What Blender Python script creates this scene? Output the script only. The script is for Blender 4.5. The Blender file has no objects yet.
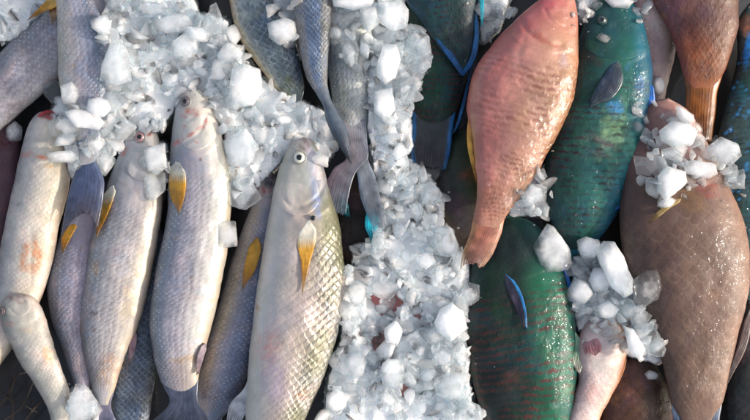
import bpy, bmesh, math, random
import numpy as np
from mathutils import Vector, Matrix, Euler
random.seed(7); RNG = np.random.default_rng(11)
scn = bpy.context.scene
COL = scn.collection
HC, ZR = 1.0, 0.05                       # camera height; the height at which 1 unit of tracing = 1 mm

def sz(z): return 0.001*(HC-z)/(HC-ZR)
def wp(x, y, z): s = sz(z); return ((x-375)*s, (210-y)*s, z)

# ------------------------------------------------------------------ tagging
def tag(o, label, cat, group=None, kind=None):
    if label: o['label'] = label
    if cat: o['category'] = cat
    if group: o['group'] = group
    if kind: o['kind'] = kind
    return o
def empty(name, loc):
    o = bpy.data.objects.new(name, None); COL.objects.link(o); o.location = loc
    o.empty_display_size = .01
    return o
def link(name, me, mat, parent=None):
    o = bpy.data.objects.new(name, me); COL.objects.link(o)
    if mat: me.materials.append(mat)
    if parent:
        o.parent = parent
        o.location = -Vector(parent.location) if parent.parent is None else o.location
    return o

# ------------------------------------------------------------------ colour helpers
def lin(c):
    c = np.asarray(c, float)/255.
    return np.where(c <= .04045, c/12.92, ((c+.055)/1.055)**2.4)
def sstep(a, b, x):
    t = np.clip((x-a)/(b-a+1e-9), 0, 1); return t*t*(3-2*t)
_tab = RNG.random((256, 256))
def vnoise(x, y):
    xi = np.floor(x).astype(int); yi = np.floor(y).astype(int); fx = x-xi; fy = y-yi
    fx = fx*fx*(3-2*fx); fy = fy*fy*(3-2*fy)
    g = lambda i, j: _tab[(xi+i) & 255, (yi+j) & 255]
    return (g(0,0)*(1-fx)+g(1,0)*fx)*(1-fy)+(g(0,1)*(1-fx)+g(1,1)*fx)*fy
def fbm(x, y, o=4):
    s = 0; a = .5; t = 0
    for k in range(o):
        s = s+a*vnoise(x*2**k+17*k, y*2**k+31*k); t += a; a *= .5
    return s/t
def grad(stops, x):
    xs = [s[0] for s in stops]; cs = lin([s[1] for s in stops])
    return np.stack([np.interp(x, xs, cs[:, k]) for k in range(3)], -1)

# ------------------------------------------------------------------ node helpers
class NT:
    def __init__(s, name):
        s.mat = bpy.data.materials.new(name); s.mat.use_nodes = True
        s.t = s.mat.node_tree; s.t.nodes.clear()
        s.out = s.n('ShaderNodeOutputMaterial')
    def n(s, ty, **kw):
        nd = s.t.nodes.new(ty)
        for k, v in kw.items(): setattr(nd, k, v)
        return nd
    def put(s, sock, v):
        if isinstance(v, bpy.types.NodeSocket): s.t.links.new(v, sock)
        else: sock.default_value = v
    def m(s, op, a, b=None, c=None, clamp=False):
        nd = s.n('ShaderNodeMath', operation=op, use_clamp=clamp)
        for i, v in enumerate((a, b, c)):
            if v is not None: s.put(nd.inputs[i], v)
        return nd.outputs[0]
    def vm(s, op, a, b):
        nd = s.n('ShaderNodeVectorMath', operation=op)
        s.put(nd.inputs[0], a); s.put(nd.inputs[1], b); return nd.outputs[0]
    def mr(s, v, a, b, c=0., d=1.):
        nd = s.n('ShaderNodeMapRange', interpolation_type='SMOOTHSTEP')
        for i, q in enumerate((v, a, b, c, d)): s.put(nd.inputs[i], q)
        return nd.outputs[0]
    def mix(s, f, a, b, bt='MIX'):
        nd = s.n('ShaderNodeMix', data_type='RGBA', blend_type=bt)
        s.put(nd.inputs[0], f); s.put(nd.inputs[6], a); s.put(nd.inputs[7], b); return nd.outputs[2]
    def noise(s, vec, scale, detail=3., rough=.5, col=False):
        nd = s.n('ShaderNodeTexNoise')
        if vec is not None: s.put(nd.inputs['Vector'], vec)
        nd.inputs['Scale'].default_value = scale; nd.inputs['Detail'].default_value = detail
        nd.inputs['Roughness'].default_value = rough
        return nd.outputs[1 if col else 0]
    def attr(s, name):
        nd = s.n('ShaderNodeAttribute'); nd.attribute_name = name; return nd
    def xyz(s, v):
        nd = s.n('ShaderNodeSeparateXYZ'); s.put(nd.inputs[0], v); return nd.outputs
    def bump(s, h, strength, dist, normal=None):
        nd = s.n('ShaderNodeBump'); s.put(nd.inputs['Height'], h)
        s.put(nd.inputs['Strength'], strength); nd.inputs['Distance'].default_value = dist
        if normal is not None: s.put(nd.inputs['Normal'], normal)
        return nd.outputs[0]
    def bsdf(s, **kw):
        nd = s.n('ShaderNodeBsdfPrincipled')
        for k, v in kw.items(): s.put(nd.inputs[k.replace('_', ' ')], v)
        return nd
def rgb(c): return (*[float(v) for v in lin(c)], 1.)

def fish_mat(name, edge=(90,90,90), estr=.4, ew=.25, bump=.5, rough=.35, metal=0., coat=.35, var=.25,
             stripe=0., scol=(120,105,125), irid=.15, icols=((150,170,210),(215,180,190)), rim=0., rimcol=(240,235,210), size=.008, pw=1.6, dash=False, tile=.35, spec=.5, glint=0., mot=.45):
    T = NT(name)
    c = T.attr('Col').outputs['Color']; sc = T.attr('sc').outputs['Vector']; mk = T.xyz(T.attr('msk').outputs['Vector'])
    wob = T.vm('SUBTRACT', T.noise(sc, .9, 2, .6, True), (.5,.5,.5))
    sc2 = T.vm('ADD', sc, T.vm('ADD', T.vm('MULTIPLY', wob, (.4,.4,0.)), T.vm('MULTIPLY', T.vm('SUBTRACT', T.noise(sc, .25, 1, .5, True), (.5,.5,.5)), (1.3,1.1,0.))))
    x, y, _ = T.xyz(sc2)
    def e(t): return T.m('MULTIPLY', T.m('SUBTRACT', 1., T.m('POWER', T.m('ABSOLUTE', T.m('MULTIPLY', t, 2.)), pw)), .5)
    ja = T.m('FLOOR', T.m('ADD', y, .5)); ya = T.m('SUBTRACT', y, ja); qa = T.m('SUBTRACT', x, e(ya)); fa = T.m('FRACT', qa)
    jb = T.m('FLOOR', T.m('ADD', y, 1.)); yb = T.m('SUBTRACT', T.m('ADD', y, .5), jb); qb = T.m('SUBTRACT', T.m('ADD', x, .5), e(yb)); fb = T.m('FRACT', qb)
    m = T.m('MINIMUM', fa, fb); isA = T.m('LESS_THAN', fa, fb)
    ca = T.n('ShaderNodeCombineXYZ'); T.put(ca.inputs[0], T.m('FLOOR', qa)); T.put(ca.inputs[1], ja)
    cb = T.n('ShaderNodeCombineXYZ'); T.put(cb.inputs[0], T.m('ADD', T.m('FLOOR', qb), .37)); T.put(cb.inputs[1], T.m('ADD', jb, .61))
    idm = T.n('ShaderNodeMix', data_type='VECTOR'); T.put(idm.inputs[0], isA); T.put(idm.inputs[4], cb.outputs[0]); T.put(idm.inputs[5], ca.outputs[0])
    wn = T.n('ShaderNodeTexWhiteNoise', noise_dimensions='2D'); T.put(wn.inputs['Vector'], idm.outputs[1])
    rnd = wn.outputs['Value']
    eg = T.m('SUBTRACT', 1., T.mr(m, 0., ew)); eg = T.m('MULTIPLY', eg, mk[0])
    brk = T.mr(T.noise(sc, .45, 4, .6), .36, .64, .1, 1.)
    if dash:      # wavy bars across the flank, broken scale by scale
        xr = T.m('ADD', T.m('MULTIPLY', x, 2.), T.m('MULTIPLY', T.m('COSINE', T.m('MULTIPLY', y, 4*math.pi)), .055))
        fr = T.m('FRACT', xr); ri = T.m('FLOOR', xr)
        br = T.m('MULTIPLY', T.mr(fr, 0., dash*.3), T.m('SUBTRACT', 1., T.mr(fr, dash*.75, dash)))
        lat = T.m('ADD', T.m('MULTIPLY', T.m('COSINE', T.m('MULTIPLY', T.m('ADD', y, T.m('MULTIPLY', ri, .5)), 2*math.pi)), .5), .5)
        eg = T.m('MULTIPLY', T.m('MULTIPLY', br, mk[0]), T.m('MULTIPLY', T.mr(T.noise(sc, .8, 4, .65), .32, .5, .3, 1.), T.m('ADD', .45, T.m('MULTIPLY', T.mr(lat, .05, .6), .55))))
    fs = max(1., size/.008); mic = T.noise(sc, 16.*fs, 3, .6)
    nz = T.noise(sc, 3.5*fs, 5, .7); nlow = T.noise(sc, .22, 3, .55)
    # iridescence / tone drift (hues mixed into the base colour by noise)
    ic = T.mix(T.mr(T.noise(sc, .5, 2), .35, .65), rgb(icols[0]), rgb(icols[1]))
    c1 = T.mix(T.m('MULTIPLY', T.mr(nlow, .42, .68), irid), c, ic)
    k = T.m('ADD', 1., T.m('MULTIPLY', T.m('MULTIPLY', T.m('SUBTRACT', rnd, .5), var), mk[0]))
    k = T.m('MULTIPLY', k, T.m('ADD', 1-.5*mot, T.m('MULTIPLY', nz, mot)))
    kk = T.n('ShaderNodeCombineXYZ')
    for i in range(3): T.put(kk.inputs[i], k)
    c2 = T.mix(1., c1, kk.outputs[0], 'MULTIPLY')
    if stripe:
        st = T.m('POWER', T.m('ADD', T.m('MULTIPLY', T.m('COSINE', T.m('MULTIPLY', y, 2*math.pi)), .5), .5), 2.)
        st = T.m('MULTIPLY', T.m('MULTIPLY', T.m('MULTIPLY', st, stripe), T.mr(T.noise(sc, .35, 3, .6), .3, .6, .3, 1.)), T.m('MULTIPLY', mk[2], T.mr(m, 0., .5, 1.1, .7)))
        c2 = T.mix(st, c2, rgb(scol))
    c3 = T.mix(T.m('MULTIPLY', T.m('MULTIPLY', eg, estr), T.m('MULTIPLY', brk, mk[1])), c2, rgb(edge))
    if rim:
        rm = T.m('MULTIPLY', T.mr(m, .55, .95), T.m('MULTIPLY', T.m('MULTIPLY', mk[0], rim), T.mr(T.noise(sc, .4, 4, .7), .4, .6)))  # pale scale edges; white glints on them are painted into the colour too
        c3 = T.mix(rm, c3, rgb(rimcol))
    c3 = T.mix(T.m('MULTIPLY', T.mr(mic, .5, .8), .22), c3, rgb((235,228,220))); c3 = T.mix(T.m('MULTIPLY', T.m('SUBTRACT', 1., T.mr(mic, .25, .5)), .3), c3, rgb((60,50,50)))
    # little dark specks of dirt
    sp = T.mr(T.noise(sc, 1.7, 2, .5), .73, .76); c3 = T.mix(T.m('MULTIPLY', sp, .5), c3, rgb((105,85,65)))
    h = T.m('MULTIPLY', T.mr(m, 0., .42), mk[0])
    h = T.m('ADD', h, T.m('MULTIPLY', T.m('MULTIPLY', rnd, mk[0]), tile))
    b1 = T.bump(h, bump, size*.14)
    b2 = T.bump(T.m('ADD', nz, T.m('MULTIPLY', mic, .5)), .35, .0006/fs**.5, b1)
    wet = T.bump(T.noise(sc, 2.1*fs, 1.4, .5), 1., .0015, b1)
    if glint:
        wet = T.bump(h, T.m('MULTIPLY', mk[2], .5), size*.12, wet); coat = T.m('ADD', coat, T.m('MULTIPLY', mk[2], glint))
    coat = T.m('MULTIPLY', coat, T.mr(T.noise(sc, .4*fs, 3, .6), .4, .62, .12, 1.))
    rg = T.m('ADD', rough-.08, T.m('MULTIPLY', T.noise(sc, 1.6, 3), .2))
    p = T.bsdf(Base_Color=c3, Roughness=rg, Metallic=metal, Normal=b2, Coat_Weight=coat, Coat_Roughness=T.m('ADD', .03, T.m('MULTIPLY', nlow, .1)), Coat_Normal=wet)
    p.inputs['Specular IOR Level'].default_value = spec
    T.put(T.out.inputs[0], p.outputs[0]); return T.mat

def fin_mat(name, rough=.34, transl=.3, streak=.6):
    T = NT(name); c = T.attr('Col').outputs['Color']; sc = T.attr('sc').outputs['Vector']; x, y, _ = T.xyz(sc)
    wob = T.noise(sc, .8, 2)
    ray = T.m('ADD', T.m('MULTIPLY', T.m('SINE', T.m('MULTIPLY', T.m('ADD', y, T.m('MULTIPLY', wob, .6)), 2*math.pi)), .5), .5)
    v = T.n('ShaderNodeCombineXYZ'); T.put(v.inputs[0], T.m('MULTIPLY', x, 1.2)); T.put(v.inputs[1], T.m('MULTIPLY', y, 2.2))
    nz = T.noise(v.outputs[0], 1., 4, .6)
    k = T.m('ADD', 1-streak*.8, T.m('MULTIPLY', T.m('ADD', T.m('MULTIPLY', ray, .22), T.m('MULTIPLY', nz, 1.3)), streak*1.1))
    kk = T.n('ShaderNodeCombineXYZ')
    for i in range(3): T.put(kk.inputs[i], k)
    c2 = T.mix(1., c, kk.outputs[0], 'MULTIPLY')
    b = T.bump(T.m('ADD', T.m('MULTIPLY', ray, .25), T.m('MULTIPLY', nz, .8)), .45, .0006)
    p = T.bsdf(Base_Color=c2, Roughness=rough, Normal=b, Coat_Weight=.3, Coat_Roughness=.15)
    tr = T.n('ShaderNodeBsdfTranslucent'); T.put(tr.inputs[0], c2)
    mx = T.n('ShaderNodeMixShader'); mx.inputs[0].default_value = transl
    T.put(mx.inputs[1], p.outputs[0]); T.put(mx.inputs[2], tr.outputs[0])
    al = T.m('MULTIPLY', T.mr(x, 2.6, 6., 0., .62), T.m('ADD', .35, T.m('MULTIPLY', T.mr(T.m('ADD', T.m('MULTIPLY', ray, .4), nz), .45, .95), .9)), clamp=True)
    cl = T.n('ShaderNodeBsdfTransparent'); m2 = T.n('ShaderNodeMixShader'); T.put(m2.inputs[0], al); T.put(m2.inputs[1], mx.outputs[0]); T.put(m2.inputs[2], cl.outputs[0])
    T.put(T.out.inputs[0], m2.outputs[0]); return T.mat

def plain_mat(name, c, rough=.3, nscale=200., amp=.3, coat=.0, bump=.2, metal=0.):
    T = NT(name); tc = T.n('ShaderNodeTexCoord').outputs['Object']
    nz = T.noise(tc, nscale, 4, .6)
    c2 = T.mix(nz, tuple(v*(1-amp) for v in rgb(c)[:3])+(1.,), tuple(min(1, v*(1+amp)) for v in rgb(c)[:3])+(1.,))
    p = T.bsdf(Base_Color=c2, Roughness=rough, Coat_Weight=coat, Metallic=metal, Normal=T.bump(nz, bump, .001))
    T.put(T.out.inputs[0], p.outputs[0]); return T.mat

def ice_mat(name, bias, rough=.12, core=.5, bmp=.35):
    T = NT(name); co = T.n('ShaderNodeTexCoord'); tc = co.outputs['Object']; oi = T.n('ShaderNodeObjectInfo')
    off = T.m('MULTIPLY', oi.outputs['Random'], 37.)
    cv = T.n('ShaderNodeCombineXYZ')
    for i in range(3): T.put(cv.inputs[i], off)
    v = T.vm('ADD', T.n('ShaderNodeNewGeometry').outputs['Position'], cv.outputs[0])
    big = T.noise(v, 60., 3, .6); fine = T.noise(v, 380., 4, .7)
    cl = T.m('ADD', T.m('MULTIPLY', T.m('SUBTRACT', big, .5), .9), T.m('ADD', bias, T.m('MULTIPLY', T.m('SUBTRACT', oi.outputs['Random'], .5), .5)))
    cl = T.m('ADD', cl, T.m('MULTIPLY', T.m('SUBTRACT', fine, .5), .16))
    if core:      # cloudy heart, clearer rim, as frozen water has
        d = T.n('ShaderNodeVectorMath', operation='LENGTH'); T.put(d.inputs[0], T.vm('MULTIPLY', T.vm('SUBTRACT', co.outputs['Generated'], (.5,.5,.5)), (2.,2.,1.)))
        cl = T.m('SUBTRACT', cl, T.m('MULTIPLY', T.mr(d.outputs['Value'], .5, 1.1), core))
    vo = T.n('ShaderNodeTexVoronoi', feature='DISTANCE_TO_EDGE'); T.put(vo.inputs['Vector'], T.vm('ADD', v, T.vm('MULTIPLY', T.noise(v, 120., 2, .5, True), (.012,.012,.012)))); vo.inputs['Scale'].default_value = 75.
    crk = T.m('MULTIPLY', T.m('SUBTRACT', 1., T.mr(vo.outputs[0], 0., .05)), T.mr(T.noise(v, 40., 2), .48, .62))
    cl = T.m('ADD', cl, T.m('MULTIPLY', crk, .16*(bias < .7)))
    cl = T.m('MINIMUM', T.m('MAXIMUM', cl, .08), .93)
    b = T.bump(T.m('ADD', T.m('MULTIPLY', T.noise(v, 95., 2, .45), .9), T.m('MULTIPLY', fine, .08)), bmp, .002)
    g = T.bsdf(Base_Color=(.95,.98,1.,1.), Roughness=T.m('ADD', rough-.06, T.m('MULTIPLY', fine, .14)), IOR=1.31, Transmission_Weight=1., Normal=b)
    t = T.n('ShaderNodeBsdfTransparent'); t.inputs[0].default_value = (.95,.985,1.,1.)
    m1 = T.n('ShaderNodeMixShader'); m1.inputs[0].default_value = .62; T.put(m1.inputs[1], g.outputs[0]); T.put(m1.inputs[2], t.outputs[0])
    f = T.bsdf(Base_Color=(.96,.98,.99,1.), Roughness=.14, IOR=1.31, Subsurface_Weight=1., Subsurface_Scale=.02, Normal=b)
    f.inputs['Subsurface Radius'].default_value = (.85,1.,1.1)
    mx = T.n('ShaderNodeMixShader'); T.put(mx.inputs[0], cl); T.put(mx.inputs[1], m1.outputs[0]); T.put(mx.inputs[2], f.outputs[0])
    T.put(T.out.inputs[0], mx.outputs[0]); return T.mat

# ------------------------------------------------------------------ curves
def spline(pts, n, taus=None):
    P = np.array(pts, float)
    if len(P) > 2:
        A = np.vstack([2*P[0]-P[1], P, 2*P[-1]-P[-2]]); out = []
        for i in range(1, len(A)-2):
            p0, p1, p2, p3 = A[i-1:i+3]; t = np.linspace(0, 1, 24, endpoint=False)[:, None]
            d = lambda a, b: max(np.linalg.norm(a-b), 1e-6)**.5
            d1, d2, d3 = d(p0,p1), d(p1,p2), d(p2,p3)
            m1 = ((p1-p0)/d1-(p2-p0)/(d1+d2)+(p2-p1)/d2)*d2; m2 = ((p2-p1)/d2-(p3-p1)/(d2+d3)+(p3-p2)/d3)*d2
            out.append((2*t**3-3*t**2+1)*p1+(t**3-2*t**2+t)*m1+(-2*t**3+3*t**2)*p2+(t**3-t**2)*m2)
        P = np.vstack(out+[P[-1:]])
    s = np.r_[0, np.cumsum(np.linalg.norm(np.diff(P, axis=0), axis=1))]
    tt = (np.linspace(0, 1, n) if taus is None else taus)*s[-1]
    return np.stack([np.interp(tt, s, P[:, k]) for k in range(2)], -1)

# height of the pile, 1 cell per traced unit
HX0, HY0, HW, HH = -60, -60, 870, 540
PILE = np.zeros((HH, HW))
def cells(x, y): return np.clip((np.asarray(y)-HY0).astype(int), 0, HH-1), np.clip((np.asarray(x)-HX0).astype(int), 0, HW-1)
def dil(a):
    b = a.copy()
    b[1:] = np.maximum(b[1:], a[:-1]); b[:-1] = np.maximum(b[:-1], a[1:])
    c = b.copy(); c[:, 1:] = np.maximum(c[:, 1:], b[:, :-1]); c[:, :-1] = np.maximum(c[:, :-1], b[:, 1:])
    return c
def blur(a, k=3):
    for _ in range(k): a = (a+np.roll(a,1,0)+np.roll(a,-1,0)+np.roll(a,1,1)+np.roll(a,-1,1))/5
    return a

def grid_mesh(name, V, nu, na, wrap, attrs, extra_faces=()):
    me = bpy.data.meshes.new(name)
    i = np.arange(nu-1)[:, None]; j = np.arange(na if wrap else na-1)[None, :]; j2 = (j+1) % na
    F = np.stack([i*na+j, i*na+j2, (i+1)*na+j2, (i+1)*na+j], -1).reshape(-1, 4)
    me.from_pydata(V.tolist(), [], F.tolist()+[list(f) for f in extra_faces])
    for nm, ty, arr in attrs:
        a = me.attributes.new(nm, ty, 'POINT')
        if ty == 'FLOAT_COLOR': a.data.foreach_set('color', np.c_[arr, np.ones(len(arr))].astype(np.float32).ravel())
        else: a.data.foreach_set('vector', arr.astype(np.float32).ravel())
    me.polygons.foreach_set('use_smooth', [True]*len(me.polygons)); me.update()
    return me

def paint(px, py, u, v, spec):
    c = grad(spec['pal'], v)
    for (u0, pal, st) in spec.get('along', []):      # (u-range, palette, strength)
        a, b, f = u0
        w = sstep(a-f, a+f, u)*(1-sstep(b-f, b+f, u))*st
        c = c*(1-w[:, None])+grad(pal, v)*w[:, None]
    n = fbm(px*.045, py*.045); n2 = fbm(px*.2+50, py*.2)
    for bl in spec.get('blobs', []):
        x, y, rx, ry, ang, col, st = bl
        a = math.radians(ang); dx, dy = px-x, py-y
        ex = (dx*math.cos(a)+dy*math.sin(a))/rx; ey = (-dx*math.sin(a)+dy*math.cos(a))/ry
        d = np.sqrt(ex*ex+ey*ey)+(n2-.5)*.9+(n-.5)*.4
        w = (1-sstep(.35, 1.2, d))*st*(.55+.9*sstep(.3, .75, fbm(px*.33+x, py*.33+y, 2)))
        w = np.clip(w, 0, 1)
        c = c*(1-w[:, None])+lin(col)*w[:, None]
    k = 1+(n-.5)*spec.get('mott', .35)+(n2-.5)*.18
    return np.clip(c*k[:, None]*np.array(spec.get('gain', (1, 1, 1))), .002, .95)

def body_fish(spec, parent, mat, name='body', nu=190, na=96):
    taus = np.linspace(0, 1, nu-1)**1.25
    L = spline(spec['L'], nu-1, taus); R = spline(spec['R'], nu-1, taus)
    dl = (R-L)/np.maximum(np.linalg.norm(R-L, axis=1), 1e-6)[:, None]; wb = sstep(.05, .2, taus)
    L = L+dl*(wb*(fbm(taus*9+spec['seed'], taus*0+3)-.5)*4.)[:, None]; R = R+dl*(wb*(fbm(taus*9+spec['seed'], taus*0+40)-.5)*4.)[:, None]
    W = np.linalg.norm(R-L, axis=1)/2; wmax = W.max()
    h = spec['ratio']*(.9 if spec['ratio'] > .5 else 1.)*W*(1+.12*sstep(.0, .3, taus)*(1-sstep(.3, .9, taus)))
    h = np.maximum(h, np.minimum(.004*1000, W*.9)) if spec.get('minh', True) else h
    z0, z1 = spec['z']; zc = z0+(z1-z0)*taus+spec.get('arch', 0.)*np.sin(np.pi*taus)
    h = h*(1-.7*sstep(.9, 1., taus))
    spec['LR'] = (L.copy(), R.copy(), taus.copy()); M = (L+R)/2; nar = (1-.35*sstep(.93, 1., taus))[:, None]; L = M+(L-M)*nar; R = M+(R-M)*nar; W = W*nar[:, 0]
    L = np.vstack([L, M[-1:]]); R = np.vstack([R, M[-1:]]); M = np.vstack([M, M[-1:]])
    h = np.r_[h, 0]; zc = np.r_[zc, zc[-1]]; W = np.r_[W, 0]; taus = np.r_[taus, 1.]
    ang = np.linspace(0, 2*np.pi, na, endpoint=False)-np.pi/2
    pe = spec.get('pe', .92)
    ca = np.sign(np.cos(ang))*np.abs(np.cos(ang))**pe; sa = np.sign(np.sin(ang))*np.abs(np.sin(ang))**spec.get('ps', .92)
    v = np.tile(ca, nu); u = np.repeat(taus, na)
    P2 = M[:, None, :]+(R-L)[:, None, :]/2*ca[None, :, None]
    Z = zc[:, None]+(h[:, None]*.001)*sa[None, :]
    px, py, Z = P2[..., 0].ravel(), P2[..., 1].ravel(), Z.ravel()
    # gentle flesh unevenness, gill edge, mouth groove (real relief)
    lump = (fbm(px*.028+spec['seed'], py*.022, 3)-.5)*(.0095 if spec['ratio'] > .5 else .005)*min(1., wmax/45)+(fbm(px*.12, py*.12+spec['seed'])-.5)*.0012
    wgt = sstep(0, .12, u)*(1-sstep(.9, 1., u))
    Z = Z+lump*wgt*(np.tile(sa, nu) > -.2)
    ug = spec.get('gill', .2)
    if ug:
        edge = ug+.05*(1-v**2)
        d = u-edge
        Z = Z+np.where(d < 0, .0004*np.exp(d/.04), -.0003*np.exp(-d/.02))*spec.get('gstep', 1.)*sstep(-.1, .4, np.tile(sa, nu))*sstep(.02, .1, u)
    for g in spec.get('grooves', []):      # ((x,y) polyline, width, depth)
        pl = spline(g[0], 40); dd = np.full(px.shape, 1e9)
        for q in pl: dd = np.minimum(dd, (px-q[0])**2+(py-q[1])**2)
        Z = Z-.55*g[2]*np.exp(-dd/(g[1]**2))*(np.tile(sa, nu) > 0)
    V = np.array([np.array(wp(a, b, c)) for a, b, c in zip(px, py, Z)])
    # scale coordinates
    spec['grid'] = (V.reshape(nu, na, 3), px.reshape(nu, na), py.reshape(nu, na), nu, na)
    ds = np.r_[0, np.linalg.norm(np.diff(M, axis=0), axis=1)]
    sl = spec.get('sl', 7.)*(.55+.45*np.clip(W/wmax, .2, 1))
    U = np.cumsum(ds/sl)
    el = np.hypot(np.diff(np.r_[ca, ca[0]])*1., np.diff(np.r_[sa, sa[0]])*spec['ratio'])
    al = np.r_[0, np.cumsum(el)[:-1]]/el.sum()
    rows = round(el.sum()*wmax/spec.get('sw', 8.))
    sc = np.stack([np.repeat(U, na), np.tile(al*rows, nu), np.full(nu*na, spec['seed']*1.)], -1)
    smask = sstep(ug+.01, ug+.1, u-.05*(1-v**2)) if ug else sstep(.02, .08, u)
    smask = smask*(1-sstep(.93, .99, u))
    emask = np.ones_like(u)
    if 'emask' in spec: emask = np.interp(v, [q[0] for q in spec['emask']], [q[1] for q in spec['emask']])
    stm = np.interp(v, [-1, -.6, .2, .6, 1], spec.get('smask', [1, 1, 1, .25, 0]))*sstep(ug, ug+.2, u)
    if 'flat' in spec: smask = smask*np.interp(v, [q[0] for q in spec['flat']], [q[1] for q in spec['flat']])
    C = paint(px, py, u, v, spec); spec['C'] = C
    me = grid_mesh(name, V, nu, na, True, [('Col', 'FLOAT_COLOR', C), ('sc', 'FLOAT_VECTOR', sc), ('msk', 'FLOAT_VECTOR', np.stack([smask, emask, stm], -1))])
    o = link(name, me, mat, parent)
    top = np.tile(sa, nu) > -.1
    hm = np.full((HH, HW), -1.); r, c = cells(px[top], py[top]); np.maximum.at(hm, (r, c), Z[top])
    hm = dil(dil(hm)); global PILE; PILE = np.maximum(PILE, hm)
    sm = hm.copy()
    for _ in range(6):
        g = dil(sm); sm = np.where(sm < 0, g, sm)
    spec['hm'] = blur(sm, 4)
    return o

def fin(parent, L, R, cols, mat, name='pectoral_fin', host=None, z=None, lift=(-.0012,.0035), rays=14, n=48, na=26, th=.0009, ragged=1.5, concave=0., cup=0., ncols=None, label=None):
    if name == 'tail_fin' and SPEC:
        sp = SPEC[-1]
        if sp['root'] is parent:
            Lb, Rb, tb = sp['LR']; pre = []
            for q, ins in ((.88,.86), (.95,.97), (1.,1.)):
                k = int(np.abs(tb-q).argmin()); m_ = (Lb[k]+Rb[k])/2; pre.append((m_+(Lb[k]-m_)*ins, m_+(Rb[k]-m_)*ins))
            e_ = pre[-1]; dv = e_[0]+e_[1]-pre[0][0]-pre[0][1]; dv = dv/np.linalg.norm(dv)
            far = lambda pts, o: [tuple(p) for p in pts if (np.array(p)-o)@dv > 7]
            L = [tuple(p[0]) for p in pre]+far(L, e_[0]); R = [tuple(p[1]) for p in pre]+far(R, e_[1])
    t = np.linspace(0, 1, n); Lp = spline(L, n); Rp = spline(R, n); s = np.linspace(0, 1, na)
    P = Lp[:, None]*(1-s)[None, :, None]+Rp[:, None]*s[None, :, None]
    ax = (Lp[-1]+Rp[-1])/2-(Lp[0]+Rp[0])/2; ax = ax/np.linalg.norm(ax)
    jag = np.convolve(RNG.normal(0, ragged*1.6, na), [.2,.6,.2], 'same')-concave*(1-(2*s-1)**2)
    if name != 'tail_fin' and name != 'lip':
        mid = (Lp+Rp)[:, None]/2; P = mid+(P-mid)*(.35+.65*sstep(0, .16, t))[:, None, None]
    P = P+(t**4)[:, None, None]*jag[None, :, None]*ax[None, None, :]
    px, py = P[..., 0].ravel(), P[..., 1].ravel(); tt = np.repeat(t, na); ss = np.tile(s, n)
    if host is not None:
        r, c = cells(px, py); Z = np.maximum(host['hm'][r, c], .004)+lift[0]+(lift[1]-lift[0])*tt
    else: Z = z[0]+(z[1]-z[0])*tt
    Z = Z+cup*(1-(2*ss-1)**2)*(.3+.7*tt)+.00022*np.sin(ss*rays*2*np.pi)*tt+(fbm(px*.06, py*.06+9)-.5)*.004*tt
    thick = th*(1-.6*tt)*np.minimum(1, 6*np.minimum(ss, 1-ss)+.25)
    c = grad(cols, tt)
    if ncols is not None:
        w = np.interp(ss, [q[0] for q in ncols], [q[2] for q in ncols]); c = c*(1-w[:, None])+grad([(q[0], q[1]) for q in ncols], ss)*w[:, None]
    c = np.clip(c*(1+(fbm(px*.15, py*.15)-.5)*1.1)[:, None], 0, .95)
    sc = np.stack([tt*6, ss*rays, np.full(len(tt), 3.)], -1)
    Va = np.array([wp(a, b, q) for a, b, q in zip(px, py, Z+thick)]); Vb = np.array([wp(a, b, q) for a, b, q in zip(px, py, Z-thick)])
    # closed sheet: top grid then bottom grid, stitched by the wrap
    top = Va.reshape(n, na, 3); bot = Vb.reshape(n, na, 3)[:, ::-1]
    V = np.concatenate([top, bot], 1).reshape(-1, 3)
    dup = lambda a: np.concatenate([a.reshape(n, na, -1), a.reshape(n, na, -1)[:, ::-1]], 1).reshape(n*na*2, -1)
    me = grid_mesh(name, V, n, 2*na, True, [('Col', 'FLOAT_COLOR', dup(c)), ('sc', 'FLOAT_VECTOR', dup(sc))],
                   [list(range(2*na))[::-1], list(range((n-1)*2*na, n*2*na))])
    o = link(name, me, mat, parent)
    if label: o['label'] = label
    return o

def dome(name, x, y, z, r, mat, parent, flat=.55, seg=28, rings=14, tilt=(0,0), sub=None):
    bm = bmesh.new(); bmesh.ops.create_uvsphere(bm, u_segments=seg, v_segments=rings, radius=r*.001)
    for vv in bm.verts: vv.co.z *= flat
    me = bpy.data.meshes.new(name); bm.to_mesh(me); bm.free()
    me.polygons.foreach_set('use_smooth', [True]*len(me.polygons))
    o = bpy.data.objects.new(name, me); COL.objects.link(o); me.materials.append(mat)
    o.parent = parent
    base = Vector(parent.location) if sub is None else Vector((0, 0, 0))
    if sub is None:
        o.location = Vector(wp(x, y, z))-base; o.rotation_euler = (tilt[1], tilt[0], 0)
    else: o.location = sub
    return o

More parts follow.
